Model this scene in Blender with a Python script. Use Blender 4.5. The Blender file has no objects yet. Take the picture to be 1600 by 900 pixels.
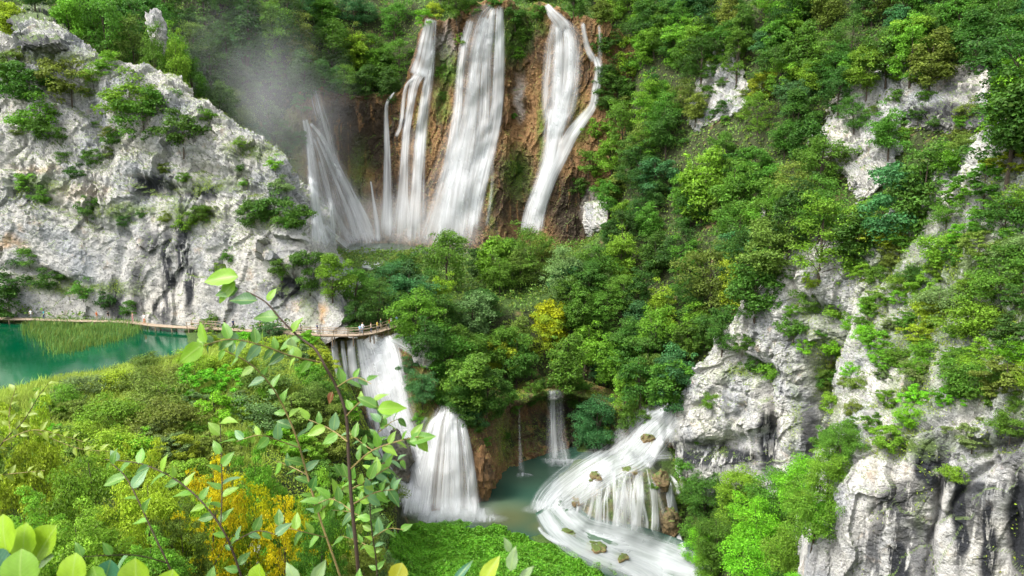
import bpy, bmesh, math, random
import numpy as np
from mathutils import Vector, Matrix, Euler
from mathutils.bvhtree import BVHTree
from mathutils.geometry import delaunay_2d_cdt

# ------------------------------------------------------------------ camera, sky, sun, exposure
S = bpy.context.scene
COL = S.collection
F_PX, PITCH, CAM_Z = 1200.0, math.radians(11.0), 32.0
cam_data = bpy.data.cameras.new('camera')
cam_data.sensor_width = 36.0
cam_data.lens = 36.0 * F_PX / 1600.0
cam_data.clip_start = 0.05
cam_data.clip_end = 2000
cam_data.dof.use_dof = True
cam_data.dof.focus_distance = 120
cam_data.dof.aperture_fstop = 11
cam = bpy.data.objects.new('camera', cam_data)
COL.objects.link(cam)
cam.location = (0, 0, CAM_Z)
cam.rotation_euler = (math.radians(90) - PITCH, 0, 0)
S.camera = cam

SUN_EL, SUN_AZ = math.radians(55), math.radians(245)      # azimuth clockwise from +Y: to the left, a little behind the camera
world = bpy.data.worlds.new('World')
S.world = world
world.use_nodes = True
wn = world.node_tree.nodes
wl = world.node_tree.links
sky = wn.new('ShaderNodeTexSky')
sky.sky_type = 'NISHITA'
sky.sun_disc = False
sky.sun_elevation = SUN_EL
sky.sun_rotation = SUN_AZ
sky.air_density = 1.0
sky.dust_density = 4.0
sky.ozone_density = 1.0
hs = wn.new('ShaderNodeHueSaturation')                     # thin overcast: a whiter sky
hs.inputs['Saturation'].default_value = 0.22
wl.new(sky.outputs[0], hs.inputs['Color'])
wl.new(hs.outputs[0], wn['Background'].inputs[0])
wn['Background'].inputs[1].default_value = 0.15

sun_d = bpy.data.lights.new('sun', 'SUN')
sun_d.energy = 1.05
sun_d.angle = math.radians(14)
sun_d.color = (1.0, 0.95, 0.86)
sun = bpy.data.objects.new('sun', sun_d)
COL.objects.link(sun)
sd = Vector((math.sin(SUN_AZ) * math.cos(SUN_EL), math.cos(SUN_AZ) * math.cos(SUN_EL), math.sin(SUN_EL)))
sun.rotation_euler = sd.to_track_quat('Z', 'Y').to_euler()
sun.location = sd * 200

S.view_settings.view_transform = 'Standard'
S.view_settings.look = 'None'
S.view_settings.gamma = 1.0
S.view_settings.exposure = 1.86
S.view_settings.use_curve_mapping = False
S.render.engine = 'CYCLES'
S.cycles.max_bounces = 6
S.cycles.diffuse_bounces = 3
S.cycles.glossy_bounces = 2
S.cycles.transmission_bounces = 3
S.cycles.transparent_max_bounces = 24
S.cycles.use_denoising = True
S.cycles.volume_step_rate = 6.0
S.cycles.volume_max_steps = 48
S.cycles.volume_bounces = 3

# ------------------------------------------------------------------ pixel <-> place
CP, SP = math.cos(PITCH), math.sin(PITCH)
CAM = np.array([0, 0, CAM_Z])

def ray(px, py):
    xc, yc = (px - 800) / F_PX, (450 - py) / F_PX
    return np.array([xc, CP + yc * SP, -SP + yc * CP])

def at(px, py, Y=None, z=None):
    """the point seen at a photo pixel, at plan depth Y or at height z"""
    d = ray(px, py)
    t = Y / d[1] if Y is not None else (z - CAM_Z) / d[2]
    return CAM + d * t

def proj(P):
    P = np.asarray(P, float) - CAM
    f = P[..., 1] * CP - P[..., 2] * SP
    u = P[..., 1] * SP + P[..., 2] * CP
    return 800 + P[..., 0] / f * F_PX, 450 - u / f * F_PX, f

def in_poly(px, py, poly):
    px, py = np.asarray(px, float), np.asarray(py, float)
    ins = np.zeros(px.shape, bool)
    n = len(poly)
    for i in range(n):
        x0, y0 = poly[i]
        x1, y1 = poly[(i + 1) % n]
        if y0 == y1:
            continue
        c = ((y0 > py) != (y1 > py)) & (px < (x1 - x0) * (py - y0) / (y1 - y0) + x0)
        ins ^= c
    return ins

# ------------------------------------------------------------------ noise (numpy)
def _h(ix, iy, iz, seed):
    h = (ix.astype(np.int64) * 374761393 + iy.astype(np.int64) * 668265263 + iz.astype(np.int64) * 2147483647 + seed * 1274126177) & 0xFFFFFFFF
    h = ((h ^ (h >> 13)) * 1274126177) & 0xFFFFFFFF
    h = ((h ^ (h >> 16)) * 2246822519) & 0xFFFFFFFF
    h = h ^ (h >> 15)
    return (h & 0xFFFFFF) / float(0x1000000)

def vnoise(P, seed=0):
    P = np.asarray(P, float)
    I = np.floor(P).astype(np.int64)
    f = P - I
    f = f * f * f * (f * (f * 6 - 15) + 10)
    r = np.zeros(P.shape[:-1])
    for dx in (0, 1):
        wx = f[..., 0] if dx else 1 - f[..., 0]
        for dy in (0, 1):
            wy = f[..., 1] if dy else 1 - f[..., 1]
            for dz in (0, 1):
                wz = f[..., 2] if dz else 1 - f[..., 2]
                r += wx * wy * wz * _h(I[..., 0] + dx, I[..., 1] + dy, I[..., 2] + dz, seed)
    return r * 2 - 1

def fbm(P, octv=4, seed=0, gain=0.5, lac=2.03):
    P = np.asarray(P, float)
    a, s, r = 1.0, 0.0, 0.0
    for o in range(octv):
        r = r + a * vnoise(P * (lac ** o) + o * 17.3, seed + o)
        s += a
        a *= gain
    return r / s

def ridged(P, octv=4, seed=0):
    P = np.asarray(P, float)
    a, s, r = 1.0, 0.0, 0.0
    for o in range(octv):
        r = r + a * (1 - 2 * np.abs(vnoise(P * (2.1 ** o) + o * 9.1, seed + o)))
        s += a
        a *= 0.5
    return r / s

def facets(P, seed=0):
    """blocky relief: every Voronoi cell has a height and tilt of its own; also returns the edge distance"""
    P = np.asarray(P, float)
    I = np.floor(P).astype(np.int64)
    d1 = np.full(P.shape[:-1], 1e9)
    d2 = np.full(P.shape[:-1], 1e9)
    val = np.zeros(P.shape[:-1])
    for dx in (-1, 0, 1):
        for dy in (-1, 0, 1):
            for dz in (-1, 0, 1):
                cx, cy, cz = I[..., 0] + dx, I[..., 1] + dy, I[..., 2] + dz
                c = np.stack([cx + _h(cx, cy, cz, seed), cy + _h(cx, cy, cz, seed + 1), cz + _h(cx, cy, cz, seed + 2)], -1)
                v = P - c
                d = (v * v).sum(-1)
                t = np.stack([_h(cx, cy, cz, seed + 4), _h(cx, cy, cz, seed + 5), _h(cx, cy, cz, seed + 6)], -1) * 2 - 1
                w = (_h(cx, cy, cz, seed + 3) * 2 - 1) * 0.6 + (t * v).sum(-1) * 0.9
                n = d < d1
                d2 = np.where(n, d1, np.minimum(d2, d))
                val = np.where(n, w, val)
                d1 = np.where(n, d, d1)
    return val, np.sqrt(d2) - np.sqrt(d1)

# ------------------------------------------------------------------ meshes
def mesh_np(name, V, Fq, mats=(), smooth=False, cols=None, uv=None, fmat=None):
    V = np.ascontiguousarray(V, np.float32).reshape(-1, 3)
    Fq = np.ascontiguousarray(Fq, np.int32)
    k = Fq.shape[1]
    me = bpy.data.meshes.new(name)
    me.vertices.add(len(V))
    me.vertices.foreach_set('co', V.ravel())
    me.loops.add(Fq.size)
    me.loops.foreach_set('vertex_index', Fq.ravel())
    me.polygons.add(len(Fq))
    me.polygons.foreach_set('loop_start', np.arange(0, Fq.size, k, dtype=np.int32))
    me.polygons.foreach_set('loop_total', np.full(len(Fq), k, np.int32))
    me.polygons.foreach_set('use_smooth', np.full(len(Fq), smooth, bool))
    for m in mats:
        me.materials.append(m)
    if fmat is not None:
        me.polygons.foreach_set('material_index', np.asarray(fmat, np.int32))
    if cols is not None:
        ca = me.color_attributes.new('tint', 'FLOAT_COLOR', 'POINT')
        c = np.ones((len(V), 4), np.float32)
        c[:, :cols.shape[1]] = cols
        ca.data.foreach_set('color', c.ravel())
    if uv is not None:
        ul = me.uv_layers.new(name='UVMap')
        ul.data.foreach_set('uv', np.ascontiguousarray(np.asarray(uv, np.float32)[Fq.ravel()]).ravel())
    me.update(calc_edges=True)
    return me

def link(name, data, parent=None, kind=None, label=None, cat=None, group=None, loc=None):
    o = bpy.data.objects.new(name, data)
    COL.objects.link(o)
    if parent is not None:
        o.parent = parent
    if loc is not None:
        o.location = loc
    for k, v in (('kind', kind), ('label', label), ('category', cat), ('group', group)):
        if v:
            o[k] = v
    return o

def gridfaces(nv, nu):
    a = np.arange(nv * nu).reshape(nv, nu)
    return np.stack([a[:-1, :-1], a[:-1, 1:], a[1:, 1:], a[1:, :-1]], -1).reshape(-1, 4)

def cr1(C, n, axis=0):
    """Catmull-Rom resample of control rows along an axis"""
    C = np.moveaxis(np.asarray(C, float), axis, 0)
    m = len(C)
    t = np.linspace(0, m - 1, n)
    i = np.minimum(t.astype(int), m - 2)
    f = (t - i).reshape((-1,) + (1,) * (C.ndim - 1))
    p0, p1, p2, p3 = C[np.maximum(i - 1, 0)], C[i], C[i + 1], C[np.minimum(i + 2, m - 1)]
    r = 0.5 * (2 * p1 + (p2 - p0) * f + (2 * p0 - 5 * p1 + 4 * p2 - p3) * f ** 2 + (3 * p1 - p0 - 3 * p2 + p3) * f ** 3)
    return np.moveaxis(r, 0, axis)

def tube(points, radii, sides=6):
    P = np.asarray(points, float)
    n = len(P)
    T = np.gradient(P, axis=0)
    T /= np.linalg.norm(T, axis=1, keepdims=True) + 1e-9
    up = np.array([0.31, 0.17, 0.93])
    A = np.cross(T, up)
    A /= np.linalg.norm(A, axis=1, keepdims=True) + 1e-9
    B = np.cross(T, A)
    an = np.linspace(0, 2 * np.pi, sides, endpoint=False)
    R = np.asarray(radii, float).reshape(-1, 1, 1)
    V = P[:, None] + R * (np.cos(an)[None, :, None] * A[:, None] + np.sin(an)[None, :, None] * B[:, None])
    a = np.arange(n * sides).reshape(n, sides)
    b = np.roll(a, -1, 1)
    Fq = np.stack([a[:-1], b[:-1], b[1:], a[1:]], -1).reshape(-1, 4)
    return V.reshape(-1, 3), Fq

def join(parts):
    V, Fs, o = [], [], 0
    for v, f in parts:
        V.append(v)
        Fs.append(f + o)
        o += len(v)
    return np.concatenate(V), np.concatenate(Fs)

def boxvf(c, s, rz=0.0):
    q = np.array([[-1, -1, -1], [1, -1, -1], [1, 1, -1], [-1, 1, -1], [-1, -1, 1], [1, -1, 1], [1, 1, 1], [-1, 1, 1]], float) * 0.5 * np.asarray(s)
    ca, sa = math.cos(rz), math.sin(rz)
    q = np.stack([q[:, 0] * ca - q[:, 1] * sa, q[:, 0] * sa + q[:, 1] * ca, q[:, 2]], -1) + np.asarray(c)
    return q, np.array([[0, 3, 2, 1], [4, 5, 6, 7], [0, 1, 5, 4], [1, 2, 6, 5], [2, 3, 7, 6], [3, 0, 4, 7]])

# ------------------------------------------------------------------ materials
def newmat(name):
    m = bpy.data.materials.new(name)
    m.use_nodes = True
    nt = m.node_tree
    nt.nodes.clear()
    out = nt.nodes.new('ShaderNodeOutputMaterial')
    return m, nt, out

class NT:
    def __init__(s, nt):
        s.nt = nt
    def n(s, typ, ins=None, **kw):
        nd = s.nt.nodes.new('ShaderNode' + typ)
        for k, v in kw.items():
            setattr(nd, k, v)
        for k, v in (ins or {}).items():
            if isinstance(v, tuple) and len(v) == 2 and hasattr(v[0], 'outputs'):
                s.nt.links.new(v[0].outputs[v[1]], nd.inputs[k])
            elif hasattr(v, 'outputs'):
                s.nt.links.new(v.outputs[0], nd.inputs[k])
            else:
                nd.inputs[k].default_value = v
        return nd
    def ramp(s, fac, stops, interp='LINEAR'):
        r = s.n('ValToRGB', {'Fac': fac})
        r.color_ramp.interpolation = interp
        e = r.color_ramp.elements
        while len(e) < len(stops):
            e.new(0.5)
        for el, (p, c) in zip(e, stops):
            el.position = p
            el.color = c if len(c) == 4 else (*c, 1)
        return r
    def mix(s, fac, a, b, mode='MIX'):
        m = s.nt.nodes.new('ShaderNodeMix')
        m.data_type = 'RGBA'
        m.blend_type = mode
        for idx, v in ((0, fac), (6, a), (7, b)):
            if isinstance(v, tuple) and len(v) == 2 and hasattr(v[0], 'outputs'):
                s.nt.links.new(v[0].outputs[v[1]], m.inputs[idx])
            elif hasattr(v, 'outputs'):
                o = v.outputs[2] if v.bl_idname == 'ShaderNodeMix' else v.outputs[0]
                s.nt.links.new(o, m.inputs[idx])
            else:
                m.inputs[idx].default_value = v if not isinstance(v, tuple) or len(v) == 4 else (*v, 1)
        return m
    def math(s, op, a, b=0.0, clamp=False):
        m = s.nt.nodes.new('ShaderNodeMath')
        m.operation = op
        m.use_clamp = clamp
        for i, v in enumerate((a, b)):
            if isinstance(v, tuple):
                s.nt.links.new(v[0].outputs[v[1]], m.inputs[i])
            elif hasattr(v, 'outputs'):
                s.nt.links.new(v.outputs[0], m.inputs[i])
            else:
                m.inputs[i].default_value = v
        return m

def co(m, k=2):
    return (m, k)

def rock_material(name, pale, grey, dark, moss=(0.055, 0.085, 0.02), mossy=0.5, tint=None, streak=0.5, scale=1.0):
    m, nt, out = newmat(name)
    N = NT(nt)
    tc = N.n('TexCoord')
    geo = N.n('NewGeometry')
    pos = (tc, 'Object')
    n1 = N.n('TexNoise', {'Vector': pos, 'Scale': 0.11 * scale, 'Detail': 8.0, 'Roughness': 0.62})
    n2 = N.n('TexNoise', {'Vector': pos, 'Scale': 0.9 * scale, 'Detail': 7.0, 'Roughness': 0.7})
    n3 = N.n('TexNoise', {'Vector': pos, 'Scale': 3.2 * scale, 'Detail': 6.0, 'Roughness': 0.7})
    base = N.mix(N.ramp(n1, [(0.36, (0, 0, 0)), (0.62, (1, 1, 1))]), grey, pale)
    b2 = N.mix(1.0, (base, 2), N.ramp(n2, [(0.28, (0.4, 0.4, 0.42)), (0.46, (0.9, 0.9, 0.9)), (0.75, (1.1, 1.09, 1.06))]), 'MULTIPLY')
    b3 = N.mix(1.0, (b2, 2), N.ramp(n3, [(0.34, (0.42, 0.41, 0.40)), (0.46, (0.95, 0.95, 0.95)), (0.7, (1.12, 1.11, 1.08))]), 'MULTIPLY')
    # warm lichen spots
    n4 = N.n('TexNoise', {'Vector': pos, 'Scale': 0.33 * scale, 'Detail': 5.0, 'Roughness': 0.6})
    b4 = N.mix(N.math('MULTIPLY', N.ramp(n4, [(0.6, (0, 0, 0)), (0.72, (1, 1, 1))]), 0.4), (b3, 2), (0.42, 0.27, 0.14))
    # dark water streaks running down
    mp = N.n('Mapping', {'Vector': pos, 'Scale': (0.55, 0.55, 0.07)})
    ns = N.n('TexNoise', {'Vector': mp, 'Scale': 1.0 * scale, 'Detail': 6.0, 'Roughness': 0.6})
    sk = N.math('MULTIPLY', N.ramp(ns, [(0.55, (0, 0, 0)), (0.64, (1, 1, 1))]), streak)
    att = N.n('Attribute', attribute_name='tint')
    sx = N.n('SeparateColor', {'Color': (att, 'Color')})
    # red channel of the tint: painted dark, for stains and for shade in hollows; green channel: overgrown; blue: ochre tufa
    stain = N.math('MULTIPLY', (sx, 0), N.ramp(ns, [(0.38, (0, 0, 0)), (0.45, (1, 1, 1))]))
    sk = N.math('MAXIMUM', sk, stain, True)
    b5 = N.mix(sk, (b4, 2), dark)
    if tint:
        b5 = N.mix(N.math('MULTIPLY', (sx, 2), N.ramp(n2, [(0.3, (0.4, 0.4, 0.4)), (0.6, (1, 1, 1))])), (b5, 2), tint)
    # moss and grass on what faces up
    sn = N.n('SeparateXYZ', {'Vector': (geo, 'Normal')})
    up = N.math('ADD', (sn, 2), N.math('MULTIPLY', N.math('SUBTRACT', n2, 0.5), 1.1))
    mo = N.math('MULTIPLY', N.ramp(up, [(0.62, (0, 0, 0)), (0.86, (1, 1, 1))]), mossy)
    mo = N.math('MAXIMUM', mo, N.math('MULTIPLY', (sx, 1), N.ramp(n2, [(0.36, (0, 0, 0)), (0.5, (1, 1, 1))])), True)
    mcol = N.mix(N.ramp(n3, [(0.35, (0, 0, 0)), (0.65, (1, 1, 1))]), moss, tuple(min(1, c * 2.2) for c in moss))
    b6 = N.mix(mo, (b5, 2), (mcol, 2))
    hgt = N.math('ADD', N.math('MULTIPLY', n2, 1.0), N.math('MULTIPLY', n3, 0.45))
    bp = N.n('Bump', {'Strength': 1.0, 'Distance': 0.6 / scale, 'Height': hgt})
    bs = N.n('BsdfPrincipled', {'Base Color': (b6, 2), 'Roughness': 0.85, 'Specular IOR Level': 0.25, 'Normal': bp})
    nt.links.new(bs.outputs[0], out.inputs[0])
    return m

def leaf_material(name, transl=0.3, rough=0.55, var=0.75, use_obj=True, color=(0.06, 0.12, 0.02), spec=0.25, warm=0.12, nscale=0.6):
    m, nt, out = newmat(name)
    N = NT(nt)
    geo = N.n('NewGeometry')
    if use_obj:
        oi = N.n('ObjectInfo')
        base = (oi, 'Color')
    else:
        base = (N.n('RGB'), 0)
        base[0].outputs[0].default_value = (*color, 1)
    tc = N.n('TexCoord')
    n1 = N.n('TexNoise', {'Vector': (tc, 'Object'), 'Scale': nscale, 'Detail': 3.0})
    k = N.math('ADD', N.math('MULTIPLY', (geo, 'Random Per Island'), var), 1 - var / 2)
    k2 = N.math('MULTIPLY', k, N.math('ADD', N.math('MULTIPLY', n1, 1.3), 0.35))
    c1 = N.mix(1.0, base, k2, 'MULTIPLY')
    rr = N.math('FRACT', N.math('MULTIPLY', (geo, 'Random Per Island'), 37.7))
    c2 = N.mix(N.math('MULTIPLY', N.math('GREATER_THAN', rr, 0.72), warm), (c1, 2), (0.32, 0.27, 0.02))
    bs = N.n('BsdfPrincipled', {'Base Color': (c2, 2), 'Roughness': rough, 'Specular IOR Level': spec})
    tr = N.n('BsdfTranslucent', {'Color': (c2, 2)})
    mx = N.n('MixShader', {0: transl, 1: bs, 2: tr})
    nt.links.new(mx.outputs[0], out.inputs[0])
    return m

def plain_material(name, color, rough=0.7, spec=0.3, noise=0.0, nscale=8.0):
    m, nt, out = newmat(name)
    N = NT(nt)
    tc = N.n('TexCoord')
    n1 = N.n('TexNoise', {'Vector': (tc, 'Object'), 'Scale': nscale, 'Detail': 4.0})
    lo = tuple(c * (1 - noise) for c in color)
    hi = tuple(min(1, c * (1 + noise)) for c in color)
    c = N.mix(n1, lo, hi)
    bs = N.n('BsdfPrincipled', {'Base Color': (c, 2), 'Roughness': rough, 'Specular IOR Level': spec})
    nt.links.new(bs.outputs[0], out.inputs[0])
    return m

def fall_material(name, dens=1.0, su=3.2, sv=0.16, thresh=0.44, soft=0.32, tone=(0.72, 0.74, 0.75), floor=0.16):
    """silky falling water: fine streaks along the flow, thinning at the edges"""
    m, nt, out = newmat(name)
    N = NT(nt)
    uv = N.n('UVMap', uv_map='UVMap')
    oi = N.n('ObjectInfo')
    off = N.n('CombineXYZ', {'X': N.math('MULTIPLY', (oi, 'Random'), 91.0), 'Y': N.math('MULTIPLY', (oi, 'Random'), 37.0)})
    vv = N.n('VectorMath', {0: (uv, 0), 1: (off, 0)}, operation='ADD')
    mp = N.n('Mapping', {'Vector': (vv, 0), 'Scale': (0.8, sv * .14, 1.0)})
    n1 = N.n('TexNoise', {'Vector': mp, 'Scale': 1.0, 'Detail': 3.0, 'Roughness': 0.6, 'Distortion': 0.15})
    mp2 = N.n('Mapping', {'Vector': (vv, 0), 'Scale': (su, sv * 0.3, 1.0)})
    n2 = N.n('TexNoise', {'Vector': mp2, 'Scale': 1.0, 'Detail': 4.0, 'Roughness': 0.65})
    at_ = N.n('Attribute', attribute_name='tint')
    sx = N.n('SeparateColor', {'Color': (at_, 'Color')})
    # red: how much water runs here; where there is little only the strongest streaks remain
    s = N.math('ADD', N.math('MULTIPLY', n1, 0.42), N.math('MULTIPLY', n2, 0.58))
    s = N.math('ADD', s, N.math('MULTIPLY', N.math('SUBTRACT', (sx, 0), 1.0), 0.30))
    a = N.ramp(s, [(max(0, thresh - soft / 2), (0, 0, 0)), (min(1, thresh + soft / 2), (1, 1, 1))])
    al = N.math('MULTIPLY', N.math('ADD', N.math('MULTIPLY', a, 1 - floor), floor), N.math('MULTIPLY', (sx, 0), 2.5, True))
    al = N.math('MULTIPLY', al, dens, True)
    df = N.n('BsdfDiffuse', {'Color': (*tone, 1)})
    tl = N.n('BsdfTranslucent', {'Color': (*tone, 1)})
    ms = N.n('MixShader', {0: 0.35, 1: df, 2: tl})
    tp = N.n('BsdfTransparent')
    mx = N.n('MixShader', {0: al, 1: tp, 2: ms})
    nt.links.new(mx.outputs[0], out.inputs[0])
    return m

def water_material(name, deep, shallow, nscale, rough=0.12, bump=0.15, bscale=1.2):
    m, nt, out = newmat(name)
    N = NT(nt)
    tc = N.n('TexCoord')
    n1 = N.n('TexNoise', {'Vector': (tc, 'Object'), 'Scale': nscale, 'Detail': 4.0})
    at_ = N.n('Attribute', attribute_name='tint')
    sx = N.n('SeparateColor', {'Color': (at_, 'Color')})
    f = N.math('ADD', (sx, 0), N.math('MULTIPLY', N.math('SUBTRACT', n1, 0.5), 0.7), True)
    c = N.mix(f, deep, shallow)
    c2 = N.mix((sx, 1), (c, 2), (0.12, 0.10, 0.03))
    nb = N.n('TexNoise', {'Vector': (tc, 'Object'), 'Scale': bscale, 'Detail': 4.0})
    bp = N.n('Bump', {'Strength': bump, 'Distance': 0.1, 'Height': nb})
    bs = N.n('BsdfPrincipled', {'Base Color': (c2, 2), 'Roughness': rough, 'Specular IOR Level': 0.45, 'IOR': 1.33, 'Normal': bp})
    nt.links.new(bs.outputs[0], out.inputs[0])
    return m

# ------------------------------------------------------------------ materials of the land
M_LIME = rock_material('limestone', (0.54, 0.515, 0.475), (0.31, 0.32, 0.335), (0.03, 0.032, 0.037), mossy=0.75, tint=(0.45, 0.28, 0.14), streak=0.25)
M_LIME_NEAR = rock_material('limestone_near', (0.60, 0.58, 0.54), (0.34, 0.35, 0.37), (0.025, 0.027, 0.032), mossy=0.7, tint=(0.45, 0.28, 0.14), streak=0.3, scale=1.6)
M_TUFA = rock_material('tufa', (0.27, 0.155, 0.065), (0.14, 0.08, 0.04), (0.035, 0.028, 0.02), moss=(0.05, 0.09, 0.015), mossy=0.6, tint=(0.36, 0.34, 0.32), streak=0.75)
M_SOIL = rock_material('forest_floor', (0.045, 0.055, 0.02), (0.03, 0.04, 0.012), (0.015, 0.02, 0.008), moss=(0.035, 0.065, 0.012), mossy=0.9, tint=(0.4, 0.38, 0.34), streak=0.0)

# ------------------------------------------------------------------ the ground: one sheet from the rim under the camera to the hills behind the falls
TP = []
def T(px, py, Y=None, z=None, drop=0.0):
    p = at(px, py, Y=Y, z=z)
    TP.append((p[0], p[1], p[2] - drop))
def R(*pts):
    TP.extend(pts)

lc = [(480, 560, 120, 560, 745, -12), (515, 535, 124.5, 592, 745, -18), (545, 531, 124.5, 606, 762, -22), (590, 529, 124, 622, 780, -24.6), (628, 535, 122.5, 640, 792, -24.6), (662, 575, 119.5, 652, 800, -24.6), (684, 634, 117, 668, 806, -24.6), (710, 638, 116.5, 705, 810, -24.6), (738, 650, 117.5, 748, 795, -24.6),
      (772, 640, 122, 770, 768, -24.6), (805, 630, 127.5, 795, 748, -24.6), (845, 616, 132, 835, 731, -24.6), (885, 612, 134, 880, 716, -24.6), (925, 624, 132, 922, 708, -24.6), (985, 645, 127, 965, 702, -23), (1050, 655, 122, 1030, 690, -19)]
for px, ty, Yt, bx, by, bz in lc[1:]:                    # ground stays behind the lower wall
    p = at(px, ty, Y=Yt)
    k = 4.0 if 790 < px < 950 else 0.0
    R((p[0], p[1] + 4.2 + k, -26), (p[0], p[1] + 6.2 + k, p[2] - 1.0))

# rim where the photographer stands, and the slope below it
for x in (-60, -30, -8, 0, 8, 25):
    R((x, -25, 32), (x, -3, 30.35), (x, 3.2, 30.25))
for x, s in ((-90, 1), (-50, .6), (-25, .3), (-8, 0), (4, -1), (16, -3)):
    k = 1.0 if x < -4 else 0.0
    R((x, 8, 22.5 + s + 3 * k), (x, 18, 14.5 + s + 4.5 * k), (x, 30, 7.5 + s + 4.6 * k))
R((-80, 45, 6), (-45, 45, 4.5), (-25, 45, 3.6), (-12, 45, 2), (-6, 46, -6), (6, 46, -9), (18, 46, -8))
R((-90, 62, 3), (-60, 62, 0), (-35, 62, -3), (-20, 64, -8), (-5, 64, -20), (8, 64, -28), (20, 64, -26))
R((60, -25, 34), (60, 10, 30), (55, 40, -4), (90, 40, 20), (120, 0, 40), (-150, 0, 40), (-150, 60, 25), (-110, 60, 12))
# reed bank left of the gorge
T(-150, 640, z=.6); T(0, 625, z=.5); T(150, 588, z=.5); T(300, 562, z=.5); T(400, 545, z=.5)
T(100, 680, z=.9); T(300, 620, z=.9); T(440, 570, z=.7); T(480, 620, z=-.3); T(300, 740, z=-1); T(80, 780, z=.5); T(440, 740, z=-3.5)
R((-30, 119, -.6), (-27, 112, -1.5), (-24, 104, -3), (-23, 94, -5), (-22, 84, -7))
R((-19, 112, -20), (-15, 104, -23), (-13, 94, -24), (-12, 84, -25))
# lake bed
for px, py in ((-200, 560), (0, 560), (120, 545), (240, 528), (310, 528)):
    T(px, py, z=-2.5)
R((-150, 128, -2.5))
# far shore under the boardwalk, ground rising behind the cliff face
for px, py in ((-200, 492), (-90, 493), (0, 494), (120, 496), (240, 500), (330, 506), (430, 514), (500, 519)):
    T(px, py, z=0.5)
for px, py in ((-200, 485), (-90, 485), (0, 485), (120, 488), (240, 491), (330, 498), (430, 507), (500, 514)):
    T(px, py, z=0.7)
R((-135, 162, 42), (-102, 160, 46), (-88, 158, 44), (-72, 154, 40), (-60, 150, 33), (-48, 146, 22), (-38, 141, 10), (-33, 138, 4))
R((-125, 175, 52), (-95, 175, 47), (-75, 172, 36), (-60, 168, 24), (-50, 165, 14), (-42, 160, 7))
# gorge
for px, py in ((690, 800), (780, 765), (840, 735), (880, 722), (800, 800), (860, 790)):
    T(px, py, z=-26)
T(840, 838, z=-23.5); T(880, 848, z=-23.6); T(915, 858, z=-24.3); T(950, 869, z=-25.2); T(890, 822, z=-24.8); T(940, 846, z=-25.8); T(1000, 876, z=-27.6); T(1040, 893, z=-29)
R((24, 92, -31), (24, 80, -33), (26, 66, -33))
T(640, 842, z=-23.3); T(700, 830, z=-23.5); T(760, 846, z=-23.4); T(820, 860, z=-23.9); T(900, 880, z=-25.4); T(950, 893, z=-27)
T(700, 880, z=-21.5); T(800, 895, z=-22.4)
R((-10, 86, -24), (2, 84, -27), (12, 84, -30))
# lip over the lower pool and the wooded flat behind it
R((-26, 135, 1), (-12, 148, .5), (8, 152, -1), (25, 148, 1), (40, 138, 4), (-40, 150, 3), (-38, 172, 3), (-15, 170, 1.5), (8, 172, 2), (24, 170, 5))
R((-52, 194, 3.2), (-30, 194, 3.1), (-10, 193, 3.2), (8, 196, 3.5), (20, 198, 5))
R((-55, 202, 1.2), (-40, 204, 1), (-20, 204, 1), (-5, 203, 1.4), (8, 204, 2))
# behind the great wall
R((-66, 214, 6), (-57, 226, 38), (-45, 234, 44), (-34, 234, 50), (-24, 230, 60), (-10, 226, 64), (6, 226, 65), (18, 224, 64), (28, 222, 62))
R((-57, 217, 1), (-40, 225, 1), (-24, 218, 1), (-6, 216, 1), (8, 216, 1), (20, 214, 2), (28, 212, 4))
# cascade on the right of the pool
T(1046, 640, z=-11.5); T(1010, 662, z=-13.5); T(965, 712, z=-18); T(1050, 690, z=-16.5); T(905, 752, z=-22); T(1060, 760, z=-20.5); T(1075, 850, z=-26.5); T(1100, 890, z=-27)
T(1030, 720, z=-17.5)
# wooded right side
D = 4.5
for px, py, Y in ((1000, 520, 148), (1000, 450, 157), (1000, 300, 178), (1000, 200, 192), (1000, 100, 202), (1000, 0, 211), (1000, -150, 232),
                  (1100, 560, 128), (1100, 450, 140), (1100, 300, 160), (1100, 150, 180), (1100, 0, 197), (1100, -150, 220),
                  (1200, 450, 126), (1200, 300, 146), (1200, 200, 158), (1200, 100, 170), (1200, 0, 183), (1200, -150, 208),
                  (1400, 300, 126), (1400, 200, 139), (1400, 100, 149), (1400, 0, 161), (1400, -150, 186),
                  (1600, 220, 118), (1600, 100, 131), (1600, 0, 143), (1600, -150, 168), (1850, 200, 112), (1850, 0, 138), (1850, -150, 160)):
    T(px, py, Y=Y, drop=D)
R((33, 117, -7), (40, 113, -3), (52, 109, 5), (66, 104, 15))
# left and middle background
for px, py, Y in ((0, 10, 178), (100, 0, 190), (200, 60, 184), (300, 130, 186), (300, 0, 214), (400, 200, 198), (420, 120, 212), (420, 0, 226), (450, 300, 204),
                  (500, 90, 230), (500, 0, 244), (600, 110, 236), (600, 0, 248), (-150, 0, 172), (0, -150, 205), (200, -150, 225), (450, -150, 265), (700, -110, 275), (850, -110, 275), (-250, -150, 190)):
    T(px, py, Y=Y, drop=D)
for px in (650, 720, 790, 850, 930):
    T(px, -20, Y=243, drop=D)
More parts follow.
